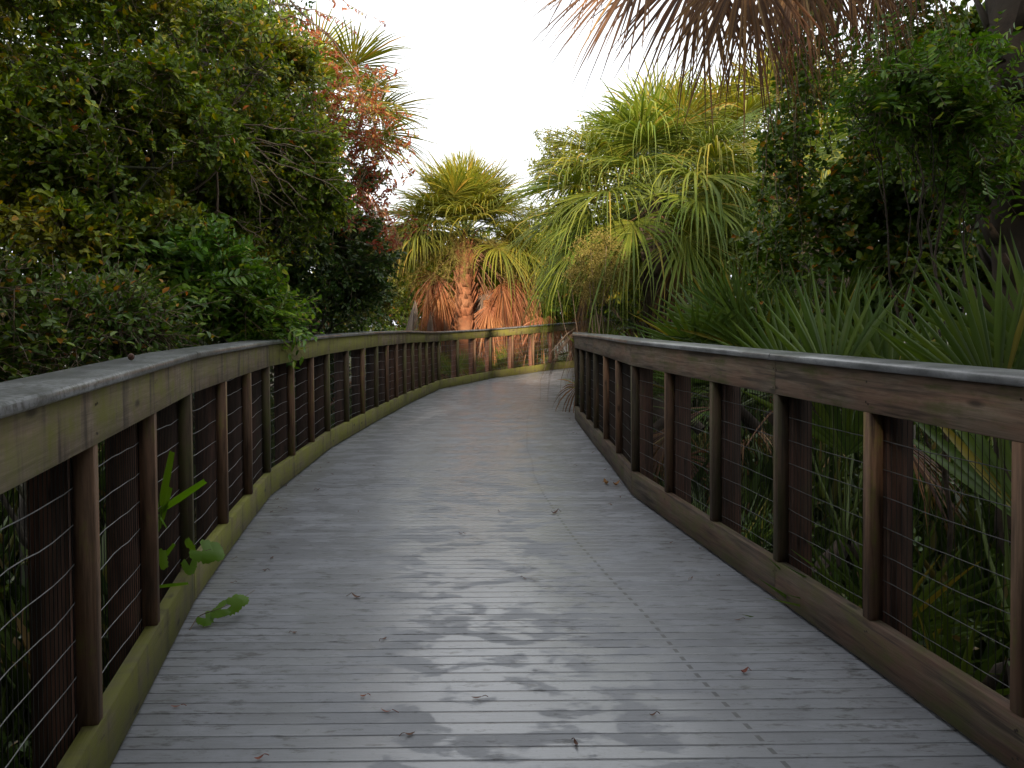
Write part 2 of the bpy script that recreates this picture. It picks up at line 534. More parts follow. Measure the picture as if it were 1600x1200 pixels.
B_PALMD = bark_mat('palm trunk dark', (.02, .015, .01), (.075, .05, .035), (.05, .04, .03), scale=9., stretch=(1, 1, .8))
B_LICHEN = bark_mat('lichened branch', (.09, .07, .05), (.24, .2, .16), (.3, .28, .24), scale=14.)

MOSS = (.18, .18, .035)
W_LRAIL = wood_mat('rail pine mossy', (.12, .092, .063), (.27, .215, .155), (.21, .135, .095), MOSS, .45, .60, .45)
W_LRAILM = wood_mat('rail pine overgrown', (.10, .08, .052), (.24, .195, .13), (.19, .125, .085), (.20, .20, .035), .36, .54, .35)
W_LCURB = wood_mat('curb pine green', (.09, .075, .048), (.19, .155, .10), (.13, .09, .06), (.17, .175, .025), .37, .54, .3)
W_RRAIL = wood_mat('rail pine red', (.09, .068, .05), (.26, .20, .15), (.22, .115, .075), (.11, .115, .035), .50, .62, .55, False)
W_RCURB = wood_mat('curb pine dark', (.045, .034, .025), (.12, .09, .065), (.11, .05, .034), (.075, .08, .022), .47, .62, .5, False)
W_BATT = wood_mat('batten pine', (.075, .045, .028), (.17, .105, .065), (.18, .09, .05), MOSS, .53, .66, .6, False)
W_BATM = wood_mat('batten pine mossy', (.065, .047, .03), (.13, .095, .06), (.13, .065, .04), (.10, .105, .03), .42, .60, .4, False)
W_BATD = wood_mat('batten pine dark', (.05, .038, .026), (.10, .075, .05), (.12, .055, .034), (.06, .064, .022), .45, .62, .5, False)
W_POSTF = wood_mat('post pine sunlit', (.07, .032, .02), (.15, .07, .04), (.20, .08, .045), (.06, .065, .02), .55, .7, .7, False)  # far posts: same wood, sunlight put into a lighter copy
W_POST = wood_mat('post pine', (.036, .020, .014), (.085, .045, .030), (.10, .044, .029), (.06, .065, .02), .55, .7, .7, False)
M_CAPL = cap_mat('rail cap grey speckled', .9)
M_CAPR = cap_mat('rail cap grey', .25)
M_WIRE = plain_mat('unlit wire upright', (.02, .018, .016), .8, 0.)  # uprights: same wire as the level ones, darker copy without skylight
M_WIRED = plain_mat('dimly skylit wire', (.085, .085, .085), .6, .2)  # right level wires: caught skylight put into the colour, dimmer
M_WIREH = plain_mat('galvanised skylit wire', (.20, .202, .206), .5, .3)  # left level wires: caught skylight put into a lighter copy
M_DECK = deck_mat()
M_SCREW = plain_mat('rusty screw head', (.05, .035, .025), .6, .4)

# ------------------------------------------------------------------ plan of the boardwalk
LP = [(.45, -2.05, 1.07, 0), (-.33, -.49, 1.07, 0), (-.93, 1.23, 1.065, 0), (-1.38, 3.05, 1.092, 0), (-1.70, 4.97, 1.10, 0), (-1.77, 6.88, 1.113, 0), (-1.68, 8.90, 1.125, 0),
      (-1.58, 10.60, 1.12, 0), (-1.44, 12.15, 1.09, 0), (-1.34, 13.21, 1.075, 0), (-.44, 15.08, 1.07, .04), (.96, 16.38, 1.07, .14), (2.45, 17.3, 1.07, .23), (4.15, 17.95, 1.07, .27), (5.95, 18.35, 1.07, .27)]
RP = [(2.55, -2.1, 1.05, 0), (1.87, -.50, 1.05, 0), (1.405, 1.24, 1.055, 0), (1.13, 3.05, 1.068, 0), (.825, 4.93, 1.09, 0), (.80, 7.0, 1.095, 0), (.78, 8.90, 1.085, 0),
      (.95, 10.75, 1.08, 0), (1.4, 12.45, 1.075, .0), (2.2, 14.0, 1.07, .06), (3.45, 15.05, 1.07, .16), (5.1, 15.7, 1.07, .23), (6.9, 16.1, 1.07, .27)]
PAIRS = [((.45, -2.05), (2.55, -2.1), 0), ((-.33, -.49), (1.87, -.50), 0), ((-.93, 1.23), (1.405, 1.24), 0), ((-1.38, 3.05), (1.13, 3.05), 0), ((-1.70, 4.97), (.825, 4.93), 0),
         ((-1.77, 6.88), (.80, 7.0), 0), ((-1.68, 8.90), (.78, 8.90), 0), ((-1.58, 10.60), (.95, 10.75), 0), ((-1.44, 12.15), (1.2, 11.75), 0), ((-1.34, 13.21), (1.5, 12.75), 0.0),
         ((-.44, 15.08), (2.2, 14.0), .05), ((.96, 16.38), (3.3, 14.95), .15), ((2.45, 17.3), (4.3, 15.4), .22), ((4.15, 17.95), (5.5, 15.8), .27), ((5.95, 18.35), (6.9, 16.1), .27)]


def build_deck():
    A = np.array([(*l, z) for l, r, z in PAIRS], float)
    B = np.array([(*r, z) for l, r, z in PAIRS], float)
    d = nrm(B - A)
    A = A - d * .10
    B = B + d * .10
    mid = (A + B) / 2
    s = np.concatenate([[0], np.cumsum(np.linalg.norm(np.diff(mid, axis=0), axis=1))])

    def ev(P, t):
        return np.stack([np.interp(t, s, P[:, k]) for k in range(3)], -1)
    nb = int(s[-1] / BOARD)
    rng = np.random.default_rng(5)
    rows, vv, depth = [], [], []
    for i in range(nb):
        a = i * BOARD
        g = .0021 + (.0016 if rng.random() < .10 else 0)
        tilt = rng.normal(0, .00013)
        for k, (o, dz) in enumerate(((g * .6, -.010), (g, 0.), (g + .004, 0.), (BOARD - g - .004, 0.), (BOARD - g, 0.), (BOARD - g * .6, -.010))):
            rows.append(a + o); vv.append(i * BOARD + np.clip(o, .001, BOARD - .001)); depth.append(dz + tilt * (o - BOARD / 2) / BOARD * 2)
    rows = np.array(rows); vv = np.array(vv); depth = np.array(depth)
    # smooth plan: sample finely and box-filter the polyline
    def sm(P):
        q = np.zeros((len(rows), 3))
        offs = np.linspace(-.8, .8, 9)
        for o in offs: q += ev(P, np.clip(rows + o, 0, s[-1]))
        return q / len(offs)
    a, b = sm(A), sm(B)
    nl = 8
    T = np.linspace(0, 1, nl + 1)
    V = a[:, None] * (1 - T)[None, :, None] + b[:, None] * T[None, :, None]
    V[:, :, 2] += depth[:, None]
    wd = np.linalg.norm(b - a, axis=1)
    lat = (T[None] - .5) * wd[:, None]
    n = len(rows)
    i = np.arange(n - 1)[:, None] * (nl + 1)
    j = np.arange(nl)[None]
    Q = np.stack([i + j, i + j + 1, i + nl + 2 + j, i + nl + 1 + j], -1).reshape(-1, 4)
    uvv = np.stack([lat.ravel(), np.repeat(vv, nl + 1)], -1)
    mb = MB()
    mb.add(V.reshape(-1, 3), Q, 0, uvv[Q.ravel()])
    # edges and underside
    m2 = V[::60]
    nn = len(m2)
    lo = m2[:, [0, -1]].copy(); hi = m2[:, [0, -1]].copy()
    hi[:, :, 2] -= .008; lo[:, :, 2] -= .16
    W = np.concatenate([hi, lo], 1).reshape(-1, 3)   # per row: hiL hiR loL loR
    Q2 = []
    for r in range(nn - 1):
        k, k2 = r * 4, r * 4 + 4
        Q2 += [(k, k2, k2 + 2, k + 2), (k + 1, k + 3, k2 + 3, k2 + 1), (k + 2, k2 + 2, k2 + 3, k + 3)]
    mb.add(W, Q2, 0, np.zeros((len(Q2) * 4, 2)))
    o = mb.build('boardwalk', M_DECK)
    tag(o, kind='structure')
    return o


build_deck()


def railing(P, side, label, mats, seed):
    """side -1: left of the walk (outward = left), +1: right"""
    W_rail, W_curb, M_cap, W_b1, W_b2 = mats
    rng = np.random.default_rng(seed)
    pts = np.array([(p[0], p[1]) for p in P])
    zt = [p[2] for p in P]
    zd = [p[3] for p in P]
    root = thing('railing', label, 'railing', (pts[3][0], pts[3][1], 0))
    n = len(pts)
    seg = [nrm(pts[i + 1] - pts[i]) for i in range(n - 1)]
    outs = [np.array([-t[1], t[0]]) if side < 0 else np.array([t[1], -t[0]]) for t in seg]
    mit = []
    for i in range(n):
        if i == 0: m_ = outs[0]
        elif i == n - 1: m_ = outs[-1]
        else:
            m_ = nrm(outs[i - 1] + outs[i]); m_ = m_ / max(.5, float(m_ @ outs[i]))
        mit.append(m_)

    def mitred(mb, i, o0, o1, z0, z1, bevel, gap, mat_uo):
        # a board whose ends follow the mitre at the posts
        a, b, t = pts[i], pts[i + 1], seg[i]
        L_ = np.linalg.norm(b - a)
        e = bevel
        if e: prof = [(o0, z0 + e), (o0, z1 - e), (o0 + e, z1), (o1 - e, z1), (o1, z1 - e), (o1, z0 + e), (o1 - e, z0), (o0 + e, z0)]
        else: prof = [(o0, z0), (o0, z1), (o1, z1), (o1, z0)]
        k = len(prof); ns = 6
        V = []
        for q in range(ns + 1):
            f = q / ns
            g = gap if q == 0 else (-gap if q == ns else 0)
            w = math.sin(math.pi * f) * wob
            for (o, z) in prof:
                pa = a + mit[i] * o; pb = b + mit[i + 1] * o
                p = pa + (pb - pa) * f + t * g
                dz0 = zd[i] + (zd[i + 1] - zd[i]) * f
                tp = zt[i] + (zt[i + 1] - zt[i]) * f - 1.07
                hh = z / 1.07
                V.append((p[0] + outs[i][0] * w, p[1] + outs[i][1] * w, z + dz0 + tp * hh))
        V = np.array(V)
        Q, U = [], []
        per = [0.]
        for j in range(k): per.append(per[-1] + math.hypot(prof[(j + 1) % k][0] - prof[j][0], prof[(j + 1) % k][1] - prof[j][1]))
        for q in range(ns):
            for j in range(k):
                j2 = (j + 1) % k
                Q.append((q * k + j, q * k + j2, q * k + k + j2, q * k + k + j))
                u0, u1 = mat_uo + L_ * q / ns, mat_uo + L_ * (q + 1) / ns
                U += [(u0, per[j]), (u0, per[j + 1]), (u1, per[j + 1]), (u1, per[j])]
        for q in (0, ns):
            lp = [q * k + j for j in range(k)]
            caps = [lp] if k == 4 else [[lp[0], lp[1], lp[4], lp[5]], [lp[1], lp[2], lp[3], lp[4]], [lp[5], lp[6], lp[7], lp[0]]]
            for c in caps:
                Q.append(tuple(c)); U += [(V[x][2] * .3, (x % k) * .02) for x in c]
        mb.add(V, np.array(Q), 0, U)

    def screws(mb, i, zs):
        a, b, t, o = pts[i], pts[i + 1], seg[i], outs[i]
        L_ = np.linalg.norm(b - a)
        nb = max(2, int(round(L_ / .62)))
        for k in range(nb + 1):
            for z in zs:
                for du in ((-.012,) if k == nb else ((.012,) if k == 0 else (-.006, .006))):
                    if rng.random() < .25: continue
                    f = min(max(k / nb + (du + rng.normal(0, .003)) / L_, .012 / L_), 1 - .012 / L_)
                    tp = zt[i] + (zt[i + 1] - zt[i]) * f - 1.07
                    c = a + (b - a) * f - o * .0016
                    zc = z + rng.normal(0, .004) + zd[i] + (zd[i + 1] - zd[i]) * f + tp * z / 1.07
                    th = np.arange(7) * 2 * np.pi / 7
                    c = c + o * math.sin(math.pi * f) * wob
                    V = [(c[0] + t[0] * .0042 * math.cos(q), c[1] + t[1] * .0042 * math.cos(q), zc + .0042 * math.sin(q)) for q in th]
                    mb.add(V, [(0, 1, 2, 3), (0, 3, 4, 5)], 1, np.zeros((8, 2)))
                    mb.add(V, [(0, 5, 6)], 1, np.zeros((3, 2)))

    for i in range(n - 1):
        uo = rng.uniform(0, 50)
        wob = rng.normal(0, .004)
        m = MB(); mitred(m, i, -.028, .17, 1.042, 1.07, .006, .0028, uo); m.build('rail_cap', M_cap, root)
        m = MB(); mitred(m, i, 0., .040, .893, 1.0395, .003, .0015, uo + 3); screws(m, i, (.925, 1.0)); m.build('top_board', [W_LRAILM if side < 0 and i in (4, 5, 7, 9, 10) else W_rail, M_SCREW], root)
        m = MB(); mitred(m, i, 0., .044, .012, .17, .003, .0015, uo + 7); screws(m, i, (.055, .13)); m.build('kick_board', [W_curb, M_SCREW], root)
        a, b, t, o = pts[i], pts[i + 1], seg[i], outs[i]
        L_ = np.linalg.norm(b - a)

        def zz(f, z):
            tp = zt[i] + (zt[i + 1] - zt[i]) * f - 1.07
            return z + zd[i] + (zd[i + 1] - zd[i]) * f + tp * z / 1.07
        nb = max(2, int(round(L_ / .62)))
        for k in range(nb):
            f = k / nb
            c = a + (b - a) * f
            post = k == 0
            mo = mit[i] if post else o
            td = np.array([mo[1], -mo[0]]); td = nrm(td)
            m = MB()
            upright(m, c, t if not post else td, nrm(mo), .089, .056, .145, -1.0, zz(f, 1.038), 0, rng.uniform(0, 30))
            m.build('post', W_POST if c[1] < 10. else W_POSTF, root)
            m = MB()
            w = .038
            lean = 0
            upright(m, c, t if not post else td, nrm(mo), w, .002, .050 if not post else .052, zz(f, .1715), zz(f, .8925), 0, rng.uniform(0, 30))
            mat = W_b2 if (post or rng.random() < .35) else W_b1
            m.build('batten', mat, root)
        # wire mesh, one panel per bay between posts
        m = MB()
        zb, zt_ = .06, 1.0
        u = np.arange(.02, L_ - .01, .0254)
        ph = rng.uniform(0, 6)
        off = .0535
        cP = a + o * off
        wav = lambda uu, zz_: .006 * np.sin(uu * 9 + ph + zz_ * 3) * (1 if side < 0 else .4)
        A = np.stack([cP[0] + t[0] * u, cP[1] + t[1] * u, np.array([zz(x / L_, zb) for x in u])], -1)
        B = np.stack([cP[0] + t[0] * u, cP[1] + t[1] * u, np.array([zz(x / L_, zt_) for x in u])], -1)
        prisms(m, A, B, .0016)
        uu = np.linspace(.0, L_, 25)
        off2 = off - .002
        for k in range(10):
            z = .105 + k * .0985
            jog = np.cumsum(rng.normal(0, .0016, len(uu)))
            jog -= np.linspace(jog[0], jog[-1], len(uu))
            oo = off2
            pz = np.array([zz(x / L_, z) for x in uu]) + jog * (1.6 if side < 0 else .8) + .004 * np.sin(uu * 10 + ph) * (1.4 if side < 0 else .4)
            X = np.stack([a[0] + t[0] * uu + o[0] * oo, a[1] + t[1] * uu + o[1] * oo, pz], -1)
            tube(m, X, .0017, 4, 1)
        m.build('wire_mesh', [M_WIRE, M_WIREH if side < 0 else M_WIRED], root)
    return root


railing(LP, -1, 'left railing with moss green boards and speckled grey cap, curving to the far bend', (W_LRAIL, W_LCURB, M_CAPL, W_BATT, W_BATM), 3)
railing(RP, 1, 'right railing of reddish brown boards with smooth grey cap beside the palmettos', (W_RRAIL, W_RCURB, M_CAPR, W_BATT, W_BATD), 8)

# ------------------------------------------------------------------ ground
gm = MB()
GN = 60
gx = np.concatenate([np.linspace(-900, -40, 8), np.linspace(-35, 35, GN), np.linspace(40, 900, 8)])
gy = np.concatenate([np.linspace(-900, -30, 8), np.linspace(-25, 60, GN), np.linspace(65, 1500, 8)])
XX, YY = np.meshgrid(gx, gy)
rg = np.random.default_rng(1)
ZZ = -1.0 + rg.normal(0, .04, XX.shape)
nx, ny = len(gx), len(gy)
i = np.arange(ny - 1)[:, None] * nx
j = np.arange(nx - 1)[None]
gm.add(np.stack([XX, YY, ZZ], -1).reshape(-1, 3), np.stack([i + j, i + j + 1, i + nx + j + 1, i + nx + j], -1).reshape(-1, 4))
tag(gm.build('ground', ground_mat(), smooth=True), kind='structure')


# ------------------------------------------------------------------ broadleaf plants
def clusters(rng, lobes, ntot, bias=.45, clump=.78):
    vol = np.array([np.prod(l[1]) ** (2 / 3) for l in lobes])
    cnt = np.maximum(1, (vol / vol.sum() * ntot).astype(int))
    P, Dr = [], []
    for (c, r), k in zip(lobes, cnt):
        d = nrm(rng.normal(size=(k, 3)))
        rad = rng.random(k) ** bias
        q = np.array(c) + d * rad[:, None] * np.array(r)
        # most sprays gather in clumps about a bough end, which leaves dark hollows between
        ns = max(5, int(9 * (np.prod(r) ** (1 / 3) / .8) ** 1.5))
        ns = min(ns, 26)
        sd = nrm(rng.normal(size=(ns, 3)))
        sc = np.array(c) + sd * (rng.random(ns) ** .35)[:, None] * np.array(r)
        ri = np.mean(r) * rng.uniform(.16, .34, ns)
        w = ri ** 2 / (ri ** 2).sum()
        pick = rng.choice(ns, k, p=w)
        dd = nrm(rng.normal(size=(k, 3)))
        q2 = sc[pick] + dd * (rng.random(k) ** .45)[:, None] * ri[pick][:, None] * np.array([1.15, 1.15, .8])
        use = rng.random(k) < clump
        P.append(np.where(use[:, None], q2, q)); Dr.append(np.where(use[:, None], nrm(dd + sd[pick] * .6), d))
    return np.concatenate(P), np.concatenate(Dr)


def foliage(rng, mb, P, Dr, per, tw_len, L, W, pinnate=False, droop=.15, lm=0, tm=1, tw_r=.0022, upb=.6):
    n = len(P)
    td = nrm(Dr * .7 + rng.normal(0, .6, (n, 3)) + UP * .12)
    tl = tw_len * rng.uniform(.6, 1.4, n)
    tip = P + td * tl[:, None] - UP * (droop * tl)[:, None]
    if tw_r: prisms(mb, P - td * tl[:, None] * .5, tip, tw_r * 1.3, tm, tw_r * .5)
    k = np.arange(per)
    f = ((k // 2 + .5) / math.ceil(per / 2)) if pinnate else (k + .4) / per
    side = np.where(k % 2 == 0, 1., -1.)
    nb = nrm(UP * upb + rng.normal(0, .45, (n, 3)))
    sd = nrm(np.cross(td, nb))
    base = P[:, None] + (tip - P)[:, None] * f[None, :, None]
    if pinnate:
        d = td[:, None] * .55 + sd[:, None] * side[None, :, None] + rng.normal(0, .08, (n, per, 3))
        nn = np.broadcast_to(nb[:, None], d.shape) + rng.normal(0, .12, (n, per, 3))
    else:
        d = td[:, None] * .7 + sd[:, None] * side[None, :, None] * .8 + rng.normal(0, .4, (n, per, 3))
        nn = nb[:, None] + rng.normal(0, .45, (n, per, 3))
    sc = rng.uniform(.65, 1.25, (n, per))
    leaves(mb, base.reshape(-1, 3), d.reshape(-1, 3), nn.reshape(-1, 3), (L * sc).ravel(), (W * sc).ravel(), lm)


def bent(rng, a, b, n=7, amp=.12, sag=0.):
    a, b = np.asarray(a, float), np.asarray(b, float)
    t = np.linspace(0, 1, n)
    L = np.linalg.norm(b - a)
    q = a + (b - a) * t[:, None]
    w = np.cumsum(rng.normal(0, 1, (n, 3)), axis=0)
    w -= w[0] + (w[-1] - w[0]) * t[:, None]
    q = q + w * amp * L / n * 1.2
    q[:, 2] -= sag * np.sin(np.pi * t)
    return q


def tree(name, label, cat, base, lobes, mats, seed, ncl, per=9, L=.06, W=.03, tw=.16, r0=.07, pin=False, group=None, extra=0, bark=None, bias=.45, tw_r=.0022, fork=None):
    rng = np.random.default_rng(seed)
    root = thing(name, label, cat, base, group)
    bark = bark or B_OAK
    base = np.array(base, float)
    top = np.mean([np.array(l[0]) for l in lobes], axis=0)
    fk = np.array(fork) if fork is not None else base + (top - base) * .5
    m = MB()
    tr = bent(rng, base, fk, 7, .10)
    tube(m, tr, np.linspace(r0, r0 * .6, 7), 9)
    m.build('trunk', bark, root, True)
    for (c, r) in lobes:
        m = MB()
        c = np.array(c)
        s = tr[rng.integers(3, 7)]
        q = bent(rng, s, c + rng.normal(0, .1, 3) * np.array(r), 8, .18)
        tube(m, q, np.linspace(r0 * .5, r0 * .14, 8), 6)
        for _ in range(5):
            p0 = q[rng.integers(3, 8)]
            e = c + nrm(rng.normal(size=3)) * np.array(r) * rng.uniform(.6, .95)
            tube(m, bent(rng, p0, e, 7, .2), np.linspace(r0 * .17, .004, 7), 4)
        m.build('limb', bark, root, True)
    m = MB()
    P, Dr = clusters(rng, lobes, ncl, bias)
    foliage(rng, m, P, Dr, per, tw, L, W, pin, lm=0, tm=1, tw_r=tw_r)
    m.build('crown', mats, root)
    return root


def lob(x, y, Y, rx, ry, dy=None):
    """lobe seen at photo pixel (x, y), depth Y, half sizes in photo pixels"""
    c = at(x, y, Y)
    s = Y / F
    return (tuple(c), (rx * s, dy if dy else (rx + ry) * .5 * s, ry * s))


GZ = -1.0


def gbase(x, Y):
    p = at(x, 600, Y)
    return (p[0], Y, GZ)


# ------------------------------------------------------------------ palms
def blade(rng, mb, h, t, nrm_, R_, nseg, amax, droop, fold=.25, ragged=.08, wk=1., costa=.25, tipdroop=1., mat=0, clump=0., ns=6):
    """fan blade: hub h, axis t, face normal nrm_"""
    t = nrm(t)
    s = nrm(np.cross(t, nrm_))
    n = np.cross(s, t)
    th = np.linspace(-amax, amax, nseg) + rng.normal(0, .02 + clump, nseg)
    d = np.cos(th)[:, None] * t + np.sin(th)[:, None] * s + n * (np.abs(np.sin(th)) * fold)[:, None]
    d = nrm(d)
    w_ = nrm(np.cross(n[None] + d * 0, d))
    L = R_ * (.78 + .22 * np.cos(th * .8)) * (1 + rng.normal(0, ragged, nseg))
    st = h + t * (costa * R_ * np.maximum(0, np.cos(th * .5)) * .6)[:, None]
    f = np.array([0., .18, .4, .6, .8, 1.])[:ns]
    prof = np.array([.12, .62, 1., .78, .42, .03])
    da = 2 * amax / nseg
    wmax = R_ * .46 * da * .62 * wk
    dr = droop * (1 + rng.normal(0, .3, nseg))
    pos = st[:, None] + d[:, None] * (L[:, None] * f[None])[:, :, None]
    sag = dr[:, None] * L[:, None] * (f[None] ** 2.2) * (1 + tipdroop * np.maximum(0, f[None] - .55))
    pos[:, :, 2] -= sag
    # keep the segment length: pull tips back toward the hub as they fall
    pull = np.clip(sag / np.maximum(L[:, None] * f[None], 1e-6), 0, 1.5)
    pos -= d[:, None] * (L[:, None] * f[None] * np.clip(pull, 0, 1) ** 2 * .38)[:, :, None]
    tw = rng.normal(0, .3, nseg)
    wv = w_ * np.cos(tw)[:, None] + n * np.sin(tw)[:, None]
    half = (prof * wmax * .5)[None, :, None]
    Vv = np.stack([pos - wv[:, None] * half - n * half * .45, pos + n * half * .25, pos + wv[:, None] * half - n * half * .45], 2)  # seg, st, 3
    k = len(f)
    base = (np.arange(nseg) * k * 3)[:, None, None, None]
    i = (np.arange(k - 1) * 3)[None, :, None, None]
    q = np.array([[0, 1, 4, 3], [1, 2, 5, 4]])[None, None]
    mb.add(Vv.reshape(-1, 3), (base + i + q).reshape(-1, 4), mat)


def stalk(rng, mb, a, d, L, sag, r=(.014, .008), n=6, k=5):
    d = nrm(d)
    f = np.linspace(0, 1, n)
    q = np.asarray(a) + d * (L * f)[:, None]
    q[:, 2] -= sag * L * f ** 2
    tube(mb, q, np.linspace(r[0], r[1], n), k)
    return q[-1], nrm(q[-1] - q[-2])


def palm(name, label, cat, base, crown, R_, seed, ng=26, nd=10, green='palm', dead='dead', nseg=38, pet=.55, droop=.35, trunk_r=.16, elev=(-25, 85), bark=None,
         group=None, dead_pet=.5, boots=True, sprays=0, face=None, dead_az=None, green_az=None, clear=0):
    rng = np.random.default_rng(seed)
    root = thing(name, label, cat, base, group)
    base, crown = np.array(base, float), np.array(crown, float)
    bark = bark or B_PALM
    m = MB()
    q = bent(rng, base, crown, 12, .03)
    rr = trunk_r * (1 + .06 * np.sin(np.arange(12) * 2.1))
    rr[-3:] *= [1.15, 1.2, .6]
    tube(m, q, rr, 14)
    m.build('trunk', bark, root, True)
    if boots:
        m = MB()
        Ht = np.linalg.norm(crown - base)
        nb = int(min(90, Ht * 26))
        for b in range(nb):
            f = 1 - .62 * (b / nb) * min(1., 2.4 / Ht * 1.6)
            az = b * 2.399 + rng.normal(0, .3)
            f -= rng.normal(0, .012)
            if rng.random() < .12: continue
            o = np.array([math.cos(az), math.sin(az), 0.])
            c = base + (crown - base) * f + o * trunk_r * .9
            tip = c + o * rng.uniform(.03, .20) + UP * rng.uniform(.08, .30) + rng.normal(0, .03, 3)
            sd = np.array([-o[1], o[0], 0.]) * rng.uniform(.028, .05)
            V = [c - sd * 1.5 - UP * .06, c + sd * 1.5 - UP * .06, c + sd * 1.5 - UP * .06 + o * .03, c - sd * 1.5 - UP * .06 + o * .03,
                 tip - sd * .55, tip + sd * .55, tip + sd * .55 + o * .02 - UP * .015, tip - sd * .55 + o * .02 - UP * .015]
            m.add(V, [(0, 1, 5, 4), (3, 7, 6, 2), (0, 4, 7, 3), (1, 2, 6, 5), (4, 5, 6, 7), (0, 3, 2, 1)], 0)
        m.build('leaf_boots', bark, root)
    for k in range(ng):
        f = (k + .5) / ng
        el = R(elev[0] + (elev[1] - elev[0]) * f ** 1.15)
        az = k * 2.399 + rng.normal(0, .15) if green_az is None else R(rng.uniform(*green_az))
        if clear and f < .36:
            az = (-1.5708 + rng.choice([-1, 1]) * R(rng.uniform(clear, 175)))
        d = np.array([math.cos(az) * math.cos(el), math.sin(az) * math.cos(el), math.sin(el)])
        mp_ = MB()
        tip, td = stalk(rng, mp_, crown + UP * .05, d, pet * R_ * rng.uniform(.8, 1.15), .22, (.017, .009))
        mb = MB()
        side = nrm(np.cross(td, UP + rng.normal(0, .12, 3)))
        n_ = np.cross(side, td)
        blade(rng, mb, tip, td, n_, R_ * rng.uniform(.55, .68), nseg, R(rng.uniform(95, 130)), droop * rng.uniform(.7, 1.3) * ((1.1 - .35 * f) if not clear else (2.6 - 2.2 * f)), wk=1.15)
        fo = mb.build('frond', G[green] if rng.random() > .12 else G['palmy'], root)
        mp_.build('petiole', G['stem'], fo) if False else None
        pe = mp_.build('petiole', G['stem'], root)
        pe.parent = fo
    for k in range(nd):
        az = (k * 2.399 + rng.normal(0, .3) if not clear else -1.5708 + rng.choice([-1, 1]) * R(rng.uniform(clear + 28, 175))) if dead_az is None else R(dead_az[0] + (dead_az[1] - dead_az[0]) * (k + .5) / nd + rng.normal(0, 4))
        el = R(rng.uniform(-50, -8))
        d = np.array([math.cos(az) * math.cos(el), math.sin(az) * math.cos(el), math.sin(el)])
        mp_ = MB()
        tip, td = stalk(rng, mp_, crown - UP * rng.uniform(.05, .5), d, dead_pet * R_ * rng.uniform(.7, 1.2), .55, (.016, .009))
        mb = MB()
        side = nrm(np.cross(td, UP + rng.normal(0, .3, 3)))
        n_ = np.cross(side, td)
        blade(rng, mb, tip, nrm(td - UP * .8), n_, R_ * rng.uniform(.42, .62), nseg, R(rng.uniform(50, 95)), max(.45, droop * 1.2), fold=-.15, ragged=.16, wk=1.25, clump=.05)
        fo = mb.build('dead_frond', G[dead if rng.random() > .25 else 'deadg'], root)
        pe = mp_.build('petiole', G['stemd'], root)
        pe.parent = fo
    for k in range(sprays):
        az = rng.uniform(0, 6.28) if face is None else R(rng.uniform(*face))
        spray(rng, root, crown - UP * .1, az, R_ * rng.uniform(.8, 1.1))
    return root


def spray(rng, root, a, az, L, hang=.8):
    """arching fruit stalk: fine branchlets with flower buds"""
    d = np.array([math.cos(az) * .85, math.sin(az) * .85, .25])
    f = np.linspace(0, 1, 9)
    q = np.asarray(a) + d * (L * f)[:, None]
    q[:, 2] -= hang * L * f ** 2.2
    mb = MB()
    tube(mb, q, np.linspace(.011, .004, 9), 5)
    n = 60
    s = rng.uniform(.35, 1, n)
    P = np.stack([np.interp(s, f, q[:, c]) for c in range(3)], -1)
    dd = nrm(rng.normal(0, 1, (n, 3)) + d * .6 - UP * .35)
    ln = L * rng.uniform(.12, .3, n)
    E_ = P + dd * ln[:, None]
    prisms(mb, P, E_, .0022, 0, .001)
    k = 22
    g = rng.random((n, k))
    Q = (P[:, None] + (E_ - P)[:, None] * g[:, :, None] + rng.normal(0, .02, (n, k, 3))).reshape(-1, 3)
    leaves(mb, Q, rng.normal(size=Q.shape), rng.normal(size=Q.shape), .022, .012, 0)
    mb.build('fruit_stalk', G['fruit'], root)


